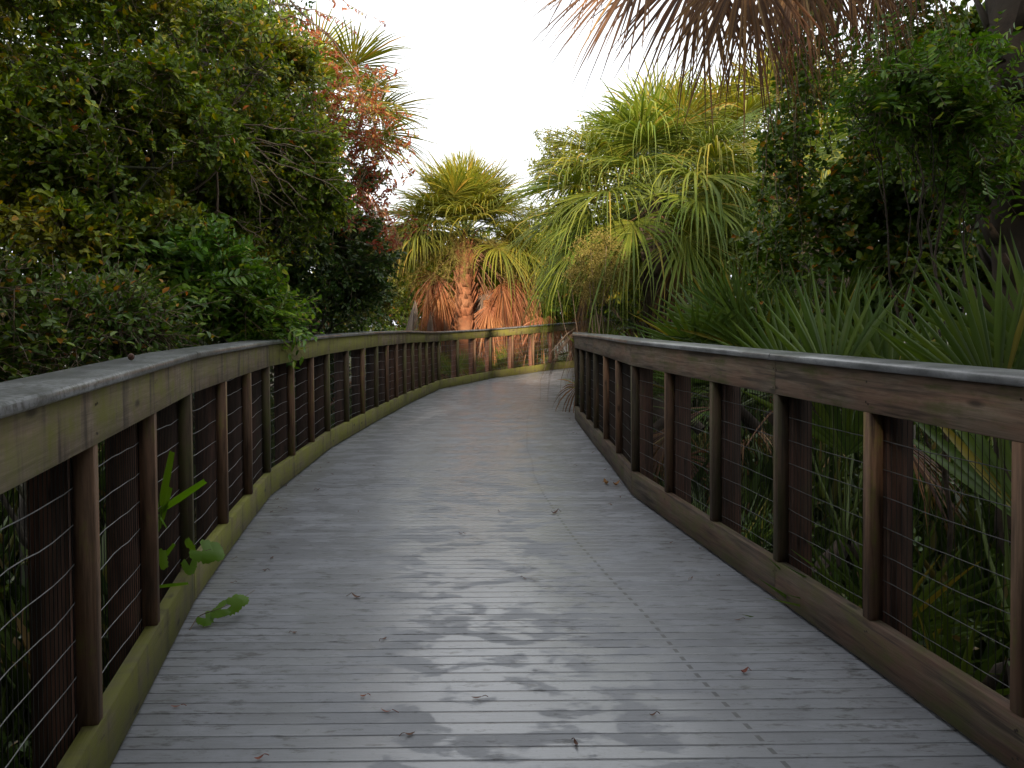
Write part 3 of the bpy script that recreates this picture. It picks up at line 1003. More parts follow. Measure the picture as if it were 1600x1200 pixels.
def palmetto(label, base, R_, seed, nf=10, green='palmd', dead=2, nseg=24, elev=(15, 80), petl=(.5, .9), az=(0, 360), droop=.06, group='saw palmettos beside the boardwalk', name='saw_palmetto', wk=1.0, amax=(75, 110), fans=()):
    rng = np.random.default_rng(seed)
    root = thing(name, label, 'palmetto', base, group)
    base = np.array(base, float)
    m = MB()
    for k in range(3):
        a = rng.uniform(0, 6.28)
        tube(m, bent(rng, base + np.array([math.cos(a), math.sin(a), 0]) * .25, base + UP * .22, 5, .1), np.linspace(.07, .05, 5), 8)
    m.build('trunk', B_PALMD, root, True)
    for (fx, fy, fY, ax, nv, fr, fa, fn) in fans:
        h = at(fx, fy, fY)
        mp_ = MB()
        tube(mp_, bent(rng, base + UP * .2, h, 6, .05), np.linspace(.010, .006, 6), 5)
        mb = MB()
        blade(rng, mb, h, np.array(ax, float), np.array(nv, float) + rng.normal(0, .08, 3), fr, fn, R(fa), droop, fold=.2, wk=wk, costa=0., ragged=.05, tipdroop=.2)
        fo = mb.build('frond', G[green], root)
        pe = mp_.build('petiole', G['stem'], root)
        pe.parent = fo
    for k in range(nf + dead):
        isd = k >= nf
        a_ = R(rng.uniform(*az))
        el = R(rng.uniform(*elev)) if not isd else R(rng.uniform(-5, 25))
        d = np.array([math.cos(a_) * math.cos(el), math.sin(a_) * math.cos(el), math.sin(el)])
        mp_ = MB()
        tip, td = stalk(rng, mp_, base + UP * .2, d, rng.uniform(*petl), .12 if not isd else .5, (.010, .006))
        side = nrm(np.cross(td, UP + rng.normal(0, .5, 3)))
        n_ = np.cross(side, td)
        mb = MB()
        blade(rng, mb, tip, td, n_, R_ * rng.uniform(.8, 1.1), nseg, R(rng.uniform(*amax)), droop if not isd else .6, fold=.35, wk=wk, costa=.0, ragged=.05, tipdroop=.2)
        fo = mb.build('frond' if not isd else 'dead_frond', G[green] if not isd else G['deadn'], root)
        pe = mp_.build('petiole', G['stem'] if not isd else G['stemd'], root)
        pe.parent = fo
    return root


# ================================================================== LEFT BANK
tree('leafy_tree', 'tall dark green leafy tree beside the near left railing, with leaning trunk', 'tree', gbase(40, 5.0),
     [lob(60, 60, 5.2, 210, 150), lob(20, 250, 5.0, 170, 150), lob(200, 190, 5.0, 150, 140), lob(120, 380, 4.9, 190, 120), lob(300, 60, 5.6, 150, 120), lob(-160, 150, 5.2, 200, 300), lob(-20, 470, 4.7, 130, 90)],
     [G['tree'], B_TWIG], 11, 8200, 10, .050, .027, .17, .085, tw_r=.0026)
tree('leafy_tree', 'bushy yellowish green tree spreading toward the left palm, full of bare twigs', 'tree', gbase(360, 7.0),
     [lob(330, 230, 6.6, 150, 130), lob(385, 80, 7.2, 110, 110), lob(440, 250, 7.0, 100, 110), lob(250, 400, 6.2, 130, 110), lob(380, 330, 6.8, 130, 90), lob(450, 150, 7.4, 60, 90)],
     [G['tree'], B_TWIG], 12, 7600, 10, .052, .028, .19, .085, tw_r=.003)
def bare_twigs():
    rng = np.random.default_rng(121)
    root = thing('bare_sapling', 'leafless brown twigs fanning out in front of the yellowish bushy tree', 'tree', gbase(345, 5.75))
    m = MB()
    fk = at(335, 200, 5.75)
    tube(m, bent(rng, np.array(gbase(345, 5.75)), fk, 8, .04), np.linspace(.016, .010, 8), 6)
    m.build('trunk', B_TWIG, root, True)
    for (x0, y0, x1, y1) in ((335, 200, 505, 208), (335, 200, 480, 312), (345, 230, 425, 330), (335, 200, 560, 262), (335, 200, 520, 300), (335, 215, 250, 105), (335, 215, 110, 215), (335, 190, 420, 95), (345, 260, 130, 390), (340, 230, 60, 190), (338, 330, 260, 395), (338, 330, 420, 385), (335, 205, 460, 255)):
        a, e = at(x0, y0, 5.75), at(x1, y1, 5.6 + rng.normal(0, .15))
        m = MB()
        q = bent(rng, a, e, 10, .2)
        tube(m, q, np.linspace(.009, .0022, 10), 5)
        for _ in range(5):
            k = rng.integers(3, 9)
            tube(m, bent(rng, q[k], q[k] + nrm(q[k] - q[k - 2]) * rng.uniform(.1, .3) + rng.normal(0, .12, 3), 5, .2), np.linspace(.0035, .0012, 5), 4)
        m.build('limb', B_TWIG, root, True)


bare_twigs()
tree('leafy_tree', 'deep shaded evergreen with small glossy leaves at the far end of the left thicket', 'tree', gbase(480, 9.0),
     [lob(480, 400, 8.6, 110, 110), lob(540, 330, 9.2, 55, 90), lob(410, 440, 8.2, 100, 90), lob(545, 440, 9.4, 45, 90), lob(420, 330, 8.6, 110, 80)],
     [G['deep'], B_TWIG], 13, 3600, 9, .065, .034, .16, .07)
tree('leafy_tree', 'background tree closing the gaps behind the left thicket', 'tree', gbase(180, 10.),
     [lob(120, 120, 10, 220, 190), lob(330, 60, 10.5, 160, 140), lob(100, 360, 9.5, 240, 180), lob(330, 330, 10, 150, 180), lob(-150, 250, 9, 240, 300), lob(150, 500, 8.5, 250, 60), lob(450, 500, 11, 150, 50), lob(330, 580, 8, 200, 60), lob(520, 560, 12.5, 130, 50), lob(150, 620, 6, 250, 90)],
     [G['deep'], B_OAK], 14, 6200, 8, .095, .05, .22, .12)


def copper_tree():
    rng = np.random.default_rng(21)
    base = np.array(gbase(500, 8.2))
    root = thing('drying_tree', 'slender tree with coppery red dying leaves in front of the left palm', 'tree', base)
    m = MB()
    fk = at(440, 330, 8.1)
    tr = bent(rng, base, fk, 8, .06)
    tube(m, tr, np.linspace(.06, .03, 8), 8)
    m.build('trunk', B_OAK, root, True)
    tips = [(600, 165), (560, 200), (590, 250), (520, 130), (500, 230), (480, 60), (560, 300), (600, 330), (500, 190), (440, 120), (555, 155), (575, 225), (470, 260)]
    P, Dr = [], []
    for (x, y) in tips:
        e = at(x, y, rng.uniform(7.6, 8.6))
        q = bent(rng, fk, e, 9, .2, -.1)
        m = MB()
        tube(m, q, np.linspace(.016, .004, 9), 5)
        for _ in range(7):
            k = rng.integers(3, 9)
            e2 = q[k] + rng.normal(0, .22, 3)
            tube(m, bent(rng, q[k], e2, 5, .2), np.linspace(.005, .002, 5), 4)
            P.append(q[k] + (e2 - q[k]) * rng.uniform(.3, 1)); Dr.append(nrm(e2 - q[k]))
        m.build('limb', B_TWIG, root, True)
        k = 36
        P += list(e + rng.normal(0, .2, (k, 3)) - np.array([0, 0, .05])); Dr += list(nrm(rng.normal(size=(k, 3))))
    m = MB()
    foliage(rng, m, np.array(P), np.array(Dr), 9, .15, .058, .024, droop=.4, lm=0, tm=1)
    m.build('crown', [G['copper'], B_TWIG], root)


copper_tree()


def overhang_sprays():
    rng = np.random.default_rng(33)
    base = np.array(gbase(300, 6.4))
    root = thing('overhanging_tree', 'thin tree sending bare twigs with a few red leaves across the sky at top', 'tree', base)
    m = MB()
    fk = at(330, -120, 6.4)
    tube(m, bent(rng, base, fk, 9, .05), np.linspace(.07, .03, 9), 8)
    m.build('trunk', B_OAK, root, True)
    crown = MB()
    for (x0, y0, x1, y1) in ((420, -40, 610, 42), (430, 5, 560, 52), (400, -60, 545, 15), (440, 30, 520, 60), (560, 120, 608, 118)):
        a, e = at(x0, y0, 6.3), at(x1, y1, 6.1)
        m = MB()
        q0 = bent(rng, fk, a, 6, .08)
        q = bent(rng, a, e, 10, .14, -.05)
        tube(m, np.concatenate([q0[:-1], q]), np.concatenate([np.linspace(.014, .007, 5), np.linspace(.007, .0015, 10)]), 4)
        m.build('limb', B_TWIG, root, True)
        n = 26
        f = rng.random(n) ** .7
        P = np.stack([np.interp(f, np.linspace(0, 1, 10), q[:, c]) for c in range(3)], -1)
        leaves(crown, P, rng.normal(0, .6, (n, 3)) + np.array([.3, 0, -.9]), rng.normal(size=(n, 3)), .055 * rng.uniform(.6, 1.2, n), .018, 0)
    crown.build('crown', [G['copper']], root)


overhang_sprays()
tree('leafy_bush', 'fresh green bush with long compound leaves leaning on the left rail cap', 'bush', gbase(330, 5.6),
     [lob(310, 430, 5.0, 70, 60), lob(380, 480, 5.3, 65, 45), lob(240, 480, 4.7, 60, 45), lob(430, 500, 5.6, 35, 22)],
     [G['bright'], B_TWIG], 15, 1150, 11, .072, .026, .26, .03, True, bark=B_TWIG)
tree('twiggy_bush', 'dim tangle of thin stems behind the near left railing cap', 'bush', gbase(60, 3.9),
     [lob(60, 520, 3.7, 110, 50), lob(-80, 500, 3.3, 110, 80), lob(190, 500, 4.1, 70, 50)],
     [G['vine'], B_TWIG], 16, 1300, 8, .044, .022, .28, .035, tw_r=.003)
palm('cabbage_palm', 'tall palm half hidden behind the coppery leaves of the left thicket', 'palm tree', gbase(520, 12.5), at(500, 185, 12.5), 1.75, 41, ng=26, nd=6, green='palmy', nseg=36, dead='dead',
     dead_az=(-80, 10), droop=.2, elev=(0, 82), dead_pet=.75, group='cabbage palms along the boardwalk')
tree('leafy_bush', 'sunlit green bush between the left thicket and the centre palm', 'bush', gbase(575, 15.5),
     [lob(575, 420, 15.5, 32, 45), lob(555, 470, 15, 35, 40), lob(600, 470, 16, 25, 35)],
     [G['sunny'], B_TWIG], 17, 700, 8, .08, .04, .2, .04)
palmetto('low palmetto with yellow and orange fans left of the centre palm trunk', (*at(600, 600, 16.2)[:2], GZ + .9), .75, 51, nf=11, green='palmy', dead=7, nseg=26, petl=(.45, .8), elev=(5, 70), droop=.2)
palmetto('smaller palmetto with dry fans crowding the foot of the centre palm on its left', (*at(655, 600, 18.0)[:2], GZ + .8), .7, 52, nf=8, green='palmy', dead=8, nseg=24, petl=(.4, .8), elev=(5, 60), droop=.25)

# ================================================================== CENTRE
palm('cabbage_palm', 'sunlit cabbage palm with orange dead skirt and booted trunk at the bend', 'palm tree', gbase(728, 18.2), at(726, 372, 18.2), 2.15, 42, ng=74, nd=38, green='palmy', nseg=44,
     droop=.18, trunk_r=.20, elev=(-6, 88), sprays=10, face=(-170, 10), clear=42, group='cabbage palms along the boardwalk', dead_pet=.52)
palm('cabbage_palm', 'shorter palm with drooping orange fans right of the centre palm', 'palm tree', gbase(835, 19.0), at(832, 420, 19.0), 1.7, 43, ng=18, nd=12, green='palmy', nseg=32,
     droop=.35, trunk_r=.16, elev=(0, 85), sprays=4, face=(-170, -10), group='cabbage palms along the boardwalk', dead_pet=.6)
for (x, Y, s, lab, gr) in ((715, 17.0, 53, 'green palmetto seen through the far railing, nearest the trunk', 'palm'), (790, 17.9, 54, 'green palmetto seen through the middle bays of the far railing', 'palm'),
                           (850, 18.2, 55, 'green palmetto seen through the far railing next to its dark post', 'palm'), (900, 18.0, 56, 'tall grassy palmetto at the far railing end behind the right cap', 'palm')):
    palmetto(lab, (*at(x, 600, Y)[:2], GZ + .55), .55, s, nf=12, green=gr, dead=3, nseg=18, petl=(.35, .75), elev=(20, 85), wk=.8)
for (x, Y, s, lab) in ((870, 19.2, 57, 'rusty dry palmetto clump behind the right end of the far railing'), (790, 20.2, 58, 'rusty dry palmetto clump just right of the centre palm trunk')):
    palmetto(lab, (*at(x, 600, Y)[:2], GZ + 1.), .75, s, nf=3, green='palmy', dead=12, nseg=22, petl=(.4, .8), elev=(0, 60))
tree('leafy_bush', 'dim brownish green thicket right behind the centre palm trunk', 'bush', gbase(740, 21.5),
     [lob(640, 445, 21.5, 60, 60), lob(740, 430, 21.5, 70, 60), lob(830, 435, 21.5, 75, 70), lob(790, 390, 22, 50, 35), lob(665, 400, 22, 45, 30), lob(560, 480, 20.5, 50, 50), lob(910, 470, 21, 50, 50), lob(700, 540, 21, 150, 40)],
     [G['tree'], B_OAK], 98, 4200, 8, .11, .06, .25, .08)
tree('leafy_tree', 'distant olive green tree closing the view behind the centre palm', 'tree', gbase(700, 27.),
     [lob(640, 430, 27, 70, 60), lob(740, 430, 27, 70, 55), lob(830, 410, 27, 60, 60), lob(700, 490, 26, 140, 40), lob(570, 440, 26, 60, 60), lob(850, 480, 25, 90, 45), lob(480, 470, 25, 90, 60), lob(960, 470, 25, 90, 60)],
     [G['sunny'], B_OAK], 18, 5200, 8, .18, .10, .35, .16, bias=.6)

# ================================================================== RIGHT BANK
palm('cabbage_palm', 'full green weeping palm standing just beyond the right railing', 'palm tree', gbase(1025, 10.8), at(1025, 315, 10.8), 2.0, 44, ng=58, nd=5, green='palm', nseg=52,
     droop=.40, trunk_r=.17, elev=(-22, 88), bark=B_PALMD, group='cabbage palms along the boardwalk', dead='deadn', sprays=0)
palm('cabbage_palm', 'yellowish palm behind the hanging vines, right of the green weeping palm', 'palm tree', gbase(1215, 13.5), at(1225, 215, 13.5), 2.0, 45, ng=26, nd=10, green='palmy', nseg=34,
     droop=.25, trunk_r=.17, elev=(-25, 85), dead='deadg', group='cabbage palms along the boardwalk', sprays=1)
palm('cabbage_palm', 'stiff fronded palm rising between the green weeping palm and the canopy tree', 'palm tree', gbase(1125, 14.5), at(1120, 235, 14.5), 1.8, 46, ng=20, nd=4, green='palmy', nseg=34,
     droop=.16, trunk_r=.16, elev=(-10, 85), group='cabbage palms along the boardwalk')
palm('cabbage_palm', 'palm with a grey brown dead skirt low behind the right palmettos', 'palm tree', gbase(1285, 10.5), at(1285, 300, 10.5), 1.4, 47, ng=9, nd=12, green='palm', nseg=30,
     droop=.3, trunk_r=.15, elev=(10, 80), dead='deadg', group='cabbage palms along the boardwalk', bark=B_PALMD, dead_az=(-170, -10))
tree('leafy_tree', 'mid green tree filling in right behind the green weeping palm', 'tree', gbase(1060, 14.),
     [lob(950, 350, 14, 90, 70), lob(1060, 300, 14, 100, 70), lob(1010, 430, 14, 130, 60), lob(1130, 380, 13.5, 80, 90), lob(905, 430, 14.5, 45, 60)],
     [G['tree'], B_OAK], 99, 3600, 8, .085, .048, .25, .09)
tree('canopy_tree', 'sunlit olive tree with airy crown behind the green weeping palm', 'tree', gbase(1010, 20.),
     [lob(1060, 190, 20, 60, 45), lob(960, 230, 20, 75, 50), lob(880, 280, 20, 50, 60), lob(1140, 220, 20.5, 80, 60), lob(1000, 290, 19.5, 120, 60), lob(870, 370, 19.5, 45, 60), lob(980, 390, 19, 110, 70), lob(1100, 330, 19, 100, 90), lob(860, 225, 20, 30, 14)],
     [G['sunny'], B_OAK], 19, 3400, 9, .09, .046, .34, .14, bias=.6)
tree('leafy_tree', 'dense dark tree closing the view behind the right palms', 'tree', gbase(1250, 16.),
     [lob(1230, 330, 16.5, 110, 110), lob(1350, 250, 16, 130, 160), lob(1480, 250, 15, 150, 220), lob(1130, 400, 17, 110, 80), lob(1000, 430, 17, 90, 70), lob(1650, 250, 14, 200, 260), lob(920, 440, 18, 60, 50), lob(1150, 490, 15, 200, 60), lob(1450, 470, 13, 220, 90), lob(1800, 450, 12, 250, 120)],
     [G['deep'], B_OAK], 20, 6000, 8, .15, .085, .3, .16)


def spray_clump():
    rng = np.random.default_rng(61)
    base = np.array(gbase(942, 9.3))
    root = thing('flowering_shrub', 'fine ochre shrub like a feather duster beside the far end of the right railing', 'shrub', base)
    m = MB()
    c = at(934, 418, 9.3)
    for k in range(9):
        e = c + rng.normal(0, .2, 3)
        tube(m, bent(rng, base + rng.normal(0, .06, 3) * np.array([1, 1, 0]), e, 7, .06), np.linspace(.01, .003, 7), 4)
    m.build('stem', B_TWIG, root)
    m = MB()
    n = 420
    d = nrm(rng.normal(size=(n, 3)))
    P = c + d * (rng.random(n) ** .4)[:, None] * np.array([.38, .34, .44])
    dd = nrm(d * .5 + rng.normal(0, .6, (n, 3)) - UP * .2)
    E_ = P + dd * .16
    prisms(m, P, E_, .0022, 0, .001)
    g = rng.random((n, 20))
    Q = (P[:, None] + (E_ - P)[:, None] * g[:, :, None] + rng.normal(0, .018, (n, 20, 3))).reshape(-1, 3)
    leaves(m, Q, rng.normal(size=Q.shape), rng.normal(size=Q.shape), .026, .010, 0)
    m.build('foliage', G['fruit'], root)


spray_clump()
palmetto('narrow bladed green palmetto leaning over the far tip of the right railing', (*at(940, 600, 10.2)[:2], GZ + 1.35), .5, 62, nf=12, green='palm', dead=1, nseg=16, petl=(.3, .6), elev=(20, 85), wk=.8)
palmetto('dark fan palmetto spreading flat over the middle of the right railing', (*at(1150, 600, 6.6)[:2], GZ + 1.2), .72, 63, nf=16, green='palmd', dead=2, nseg=24, petl=(.55, 1.0), elev=(12, 75), wk=1.6)
palmetto('dark palmetto with lit yellow tips between the flat fans and the weeping palm', (*at(1060, 600, 8.0)[:2], GZ + 1.0), .6, 64, nf=9, green='palmd', dead=2, nseg=24, petl=(.45, .9), elev=(10, 60))
palmetto('upright palmetto fans with long sword blades rising behind the near middle of the right cap', (*at(1320, 600, 4.4)[:2], GZ + .6), .8, 65, nf=2, green='palmd', dead=0, nseg=14, petl=(.5, .7), elev=(70, 88), amax=(40, 60), wk=1.75,
         fans=((1300, 610, 4.2, (-.1, .1, 1), (.1, -1, .1), .80, 42, 13), (1390, 615, 4.3, (.15, .1, 1), (-.3, -1, .1), .74, 50, 14), (1235, 600, 4.7, (-.35, 0, 1), (.3, -1, .2), .72, 50, 14), (1340, 600, 4.9, (.05, 0, 1), (0, -1, .1), .85, 55, 16)))
palmetto('big wide grey green palmetto fan closest to the camera at the right edge', (*at(1600, 600, 2.8)[:2], GZ + .6), .8, 66, nf=1, green='palmd', dead=0, nseg=18, petl=(.5, .7), elev=(75, 88), amax=(40, 60), wk=1.75, az=(-40, 80),
         fans=((1560, 640, 2.75, (-.12, .1, 1), (.15, -1, .15), .72, 58, 22), (1640, 600, 2.95, (-.1, .2, 1), (-.2, -1, .1), .74, 62, 22), (1500, 640, 3.3, (-.1, .1, 1), (0, -1, .2), .62, 50, 16)))
palmetto('shaded fan palmetto under the compound leaved shrub on the right', (*at(1250, 600, 6.0)[:2], GZ + 1.35), .75, 67, nf=15, green='palmd', dead=2, nseg=26, petl=(.5, 1.0), elev=(20, 80))
palmetto('low palmetto seen through the wire of the right railing by the second joint', (*at(1130, 600, 4.6)[:2], GZ), .6, 68, nf=13, green='palmd', dead=1, nseg=22, petl=(.5, .9), elev=(10, 80))
palmetto('low palmetto with pale dead leaf behind the nearest right wire panel', (*at(1480, 600, 2.9)[:2], GZ), .6, 69, nf=13, green='palmd', dead=1, nseg=20, petl=(.45, .9), elev=(20, 85))

tree('leafy_tree', 'bush added to block skylight outside the near left railing, left of the view', 'tree', (-3.3, .2, GZ),  # added beside the camera to keep skylight off the near left posts
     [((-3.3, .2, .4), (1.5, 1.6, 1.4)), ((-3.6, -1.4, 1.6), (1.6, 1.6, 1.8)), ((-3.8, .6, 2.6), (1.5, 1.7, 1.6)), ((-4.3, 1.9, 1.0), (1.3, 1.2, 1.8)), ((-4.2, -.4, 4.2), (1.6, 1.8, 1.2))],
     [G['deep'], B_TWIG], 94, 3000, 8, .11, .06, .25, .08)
tree('leafy_tree', 'bush added to block skylight outside the near right railing, right of the view', 'tree', (4.2, .2, GZ),  # right counterpart, added to cut skylight on that side
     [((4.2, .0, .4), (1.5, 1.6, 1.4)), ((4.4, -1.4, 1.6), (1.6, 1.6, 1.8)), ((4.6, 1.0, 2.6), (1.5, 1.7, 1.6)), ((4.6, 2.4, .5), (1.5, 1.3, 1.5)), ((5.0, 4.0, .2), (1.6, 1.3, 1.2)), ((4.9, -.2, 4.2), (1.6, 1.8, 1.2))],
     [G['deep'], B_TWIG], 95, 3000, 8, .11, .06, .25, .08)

# vine covered mass and the compound leaved shrub
tree('vine_covered_tree', 'dark tree smothered in vines between the palmettos and the right palm trunk', 'tree', gbase(1420, 6.6),
     [lob(1420, 330, 6.4, 130, 130), lob(1320, 350, 6.8, 70, 80), lob(1540, 330, 6.0, 120, 170), lob(1215, 400, 7.2, 45, 60), lob(1480, 180, 6.4, 130, 110), lob(1340, 440, 6.2, 160, 70), lob(1560, 80, 6.6, 130, 120)],
     [G['vine'], B_TWIG], 22, 3600, 8, .075, .05, .2, .10)
tree('compound_leaf_shrub', 'airy shrub with feathery compound leaves hanging in front of the right palm trunk', 'shrub', gbase(1500, 4.7),
     [lob(1400, 110, 4.4, 75, 50), lob(1450, 190, 4.6, 85, 50), lob(1360, 170, 4.5, 50, 45), lob(1510, 110, 4.6, 60, 50), lob(1520, 240, 4.6, 60, 60)],
     [G['bright'], B_TWIG], 23, 620, 12, .058, .021, .24, .02, True, bark=B_PALMD)


def hanging_vine(label, x0, x1, ytop, ymin, ymax, Y, n, seed):
    rng = np.random.default_rng(seed)
    a0 = at((x0 + x1) / 2, ytop, Y)
    root = thing('hanging_vine', label, 'vine', a0, 'vines hanging from the right canopy')
    m = MB()
    P, Dr = [], []
    for k in range(n):
        a = at(rng.uniform(x0, x1), ytop, Y + rng.normal(0, .25))
        ln = (rng.uniform(ymin, ymax) - ytop) / F * Y
        t = np.linspace(0, 1, 10)
        q = a - UP * (ln * t)[:, None]
        q += np.cumsum(rng.normal(0, .025, (10, 3)), axis=0)
        tube(m, q, .003, 4)
        kk = int(ln * 22)
        s = rng.random(kk) * .95 + .05
        P.append(np.stack([np.interp(s, t, q[:, c]) for c in range(3)], -1))
    m.build('stem', B_TWIG, root)
    P = np.concatenate(P)
    m = MB()
    foliage(rng, m, P, nrm(rng.normal(size=P.shape) - UP * .7), 5, .09, .05, .032, droop=.4, tw_r=0)
    m.build('foliage', [G['vine']], root)


hanging_vine('dark vine curtain hanging between the dead fronds and the yellowish palm', 1205, 1300, -40, 150, 370, 6.2, 22, 71)
hanging_vine('vine strands hanging behind the compound leaved shrub', 1290, 1480, -60, 60, 260, 6.0, 26, 72)
hanging_vine('long leafy vine trailing down beside the grey dead palm skirt', 1190, 1250, 180, 300, 520, 6.0, 10, 73)


def near_palm():
    rng = np.random.default_rng(48)
    base = np.array((*at(1610, 600, 4.9)[:2], GZ))
    crown = at(1600, -330, 4.9)
    root = thing('cabbage_palm', 'dark trunked palm at the right edge, dead brown fronds hanging over the walk', 'palm tree', base, 'cabbage palms along the boardwalk')
    m = MB()
    q = bent(rng, base, crown, 14, .02)
    tube(m, q, .21 * (1 + .05 * np.sin(np.arange(14) * 2.1)), 14)
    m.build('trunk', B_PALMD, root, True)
    m = MB()
    for b in range(70):
        f = .3 + .7 * b / 70
        az = b * 2.399
        o = np.array([math.cos(az), math.sin(az), 0.])
        c = base + (crown - base) * f + o * .19
        tip = c + o * rng.uniform(.08, .16) + UP * rng.uniform(.14, .26)
        sd = np.array([-o[1], o[0], 0.]) * .05
        V = [c - sd * 1.5, c + sd * 1.5, c + sd * 1.5 + o * .03, c - sd * 1.5 + o * .03, tip - sd * .5, tip + sd * .5, tip + sd * .5 + o * .02, tip - sd * .5 + o * .02]
        m.add(V, [(0, 1, 5, 4), (3, 7, 6, 2), (0, 4, 7, 3), (1, 2, 6, 5), (4, 5, 6, 7), (0, 3, 2, 1)], 0)
    m.build('leaf_boots', B_PALMD, root)
    # dead fans: hub pixel, depth, axis in the picture plane, radius, spread
    for (x, y, Y, ax, R_, sp, k) in ((1050, -70, 4.0, (-.72, .1, -.55), .78, 48, 0), (1120, -60, 4.3, (-.25, -.1, -.95), .86, 55, 1), (1185, -70, 4.1, (-.05, .1, -1), .86, 50, 0), (1260, -60, 4.3, (.1, 0, -1), .72, 55, 0),
                                     (1340, -80, 4.4, (.15, 0, -1), .70, 60, 1), (1440, -80, 4.5, (.2, 0, -1), .55, 60, 0), (1000, -110, 4.2, (-.75, 0, -.45), .70, 40, 2), (1180, -130, 4.4, (-.3, 0, -1), .8, 55, 2), (1300, -60, 4.6, (0, 0, -1), .75, 45, 0), (1390, -60, 4.7, (.1, .2, -1), .7, 45, 1), (1230, -80, 4.6, (-.1, .2, -1), .95, 35, 2)):
        h = at(x - 18, y - 22, Y)
        mp_ = MB()
        t = np.linspace(0, 1, 8)[:, None]
        s = crown + rng.normal(0, .05, 3)
        mid = (s + h) / 2 + UP * .35
        cur = (1 - t) ** 2 * s + 2 * t * (1 - t) * mid + t ** 2 * h
        tube(mp_, cur, np.linspace(.018, .011, 8), 5)
        mb = MB()
        nv = np.array([.1, -1., .15]) + rng.normal(0, .15, 3)
        blade(rng, mb, h, np.array(ax, float), nv, R_ * .90, 42, R(sp), .14, fold=.1, ragged=.14, wk=1.95, costa=.15, clump=.04)
        fo = mb.build('dead_frond', G['deadn'], root)
        pe = mp_.build('petiole', G['stemd'], root)
        pe.parent = fo
    for k in range(16):
        az = k * 2.399
        el = R(10 + 70 * k / 16)
        d = np.array([math.cos(az) * math.cos(el), math.sin(az) * math.cos(el), math.sin(el)])
        mp_ = MB()
        tip, td = stalk(rng, mp_, crown, d, 1.0, .2)
        mb = MB()
        side = nrm(np.cross(td, UP))
        blade(rng, mb, tip, td, np.cross(side, td), 1.0, 36, R(110), .35, wk=1.1)
        fo = mb.build('frond', G['palm'], root)
        pe = mp_.build('petiole', G['stem'], root)
        pe.parent = fo


near_palm()


def grey_branch():
    rng = np.random.default_rng(81)
    base = np.array(gbase(1640, 5.2))
    root = thing('bare_tree', 'pale lichened leaning stem crossing the dark growth at right', 'tree', base)
    m = MB()
    fk = at(1590, 270, 5.0)
    tube(m, bent(rng, base, fk, 8, .05), np.linspace(.05, .03, 8), 7)
    m.build('trunk', B_LICHEN, root, True)
    for (x, y, r_) in ((1480, 150, .016), (1470, 235, .011), (1500, 70, .012), (1420, 250, .008)):
        m = MB()
        tube(m, bent(rng, fk, at(x, y, 4.9), 10, .14), np.linspace(r_, .004, 10), 6)
        m.build('limb', B_LICHEN, root, True)


grey_branch()


# ------------------------------------------------------------------ undergrowth (uncountable)
def undergrowth():
    rng = np.random.default_rng(91)
    m = MB()
    N_ = 15000
    # strips either side of the walk
    Lp = np.array([(p[0], p[1]) for p in LP]); Rp = np.array([(p[0], p[1]) for p in RP])
    P = []
    for pl, sgn in ((Lp, -1), (Rp, 1)):
        s = np.concatenate([[0], np.cumsum(np.linalg.norm(np.diff(pl, axis=0), axis=1))])
        u = rng.uniform(0, s[-1], N_ // 2)
        x = np.interp(u, s, pl[:, 0]); y = np.interp(u, s, pl[:, 1])
        k = np.clip(np.searchsorted(s, u) - 1, 0, len(pl) - 2)
        t = nrm(pl[k + 1] - pl[k])
        o = np.stack([-t[:, 1], t[:, 0]], -1) * (1 if sgn < 0 else -1)
        dist = .25 + rng.random(N_ // 2) ** 1.3 * 5.
        P.append(np.stack([x + o[:, 0] * dist, y + o[:, 1] * dist, np.full(len(x), GZ)], -1))
    P = np.concatenate(P)
    per = 7
    n = len(P)
    d = nrm(rng.normal(0, .55, (n, per, 3)) + UP * np.array([1.0])) 
    hgt = rng.uniform(.25, .95, (n, 1)) * rng.uniform(.6, 1.1, (n, per))
    leaves(m, np.repeat(P, per, 0) + rng.normal(0, .05, (n * per, 3)), d.reshape(-1, 3), rng.normal(size=(n * per, 3)), hgt.ravel(), .028, 0, curl=.3)
    # small leafy sprigs in it
    c = P[rng.integers(0, n, 3500)] + np.stack([rng.normal(0, .1, 3500), rng.normal(0, .1, 3500), rng.uniform(.1, 1.0, 3500)], -1)
    foliage(rng, m, c, nrm(rng.normal(size=c.shape) + UP * .4), 7, .16, .055, .028, tw_r=0)
    tag(m.build('undergrowth', [G['under']]), 'dim ground cover of blades and sprigs under both railings', kind='stuff')


undergrowth()


# ------------------------------------------------------------------ unseen trees added behind the viewer to shade the near walk
def added_back_shade_trees():
    src = tree('leafy_tree', 'tall leafy unseen shade tree added behind the viewpoint on the left of the walk', 'tree', (-4.6, -4.5, GZ),
               [((-4.6, -4.6, 2.6), (2.2, 1.6, 2.0)), ((-3.2, -5.2, 4.6), (1.9, 1.4, 1.7)), ((-6.2, -3.8, 4.8), (1.9, 1.4, 1.8)), ((-4.4, -4.6, 6.0), (2.1, 1.4, 1.5)), ((-4.8, -3.6, .6), (2.2, 1.6, 1.4))],
               [G['deep'], B_OAK], 92, 3600, 9, .15, .09, .3, .13)
    for (dx, dy, dz, lab) in ((5.0, -2.6, -1.3, 'leafy unseen shade tree added behind the viewpoint in the bend of the walk'), (9.6, -.2, 0., 'tall leafy unseen shade tree added behind the viewpoint on the right of the walk'),
                              (-5., .8, 0., 'leafy unseen shade tree added behind the viewpoint at the outer left')):
        c = src.copy(); COL.objects.link(c)
        c['label'] = lab
        c.location = (src.location[0] + dx, src.location[1] + dy, src.location[2] + dz)
        for ch in src.children:
            k = ch.copy(); COL.objects.link(k); k.parent = c


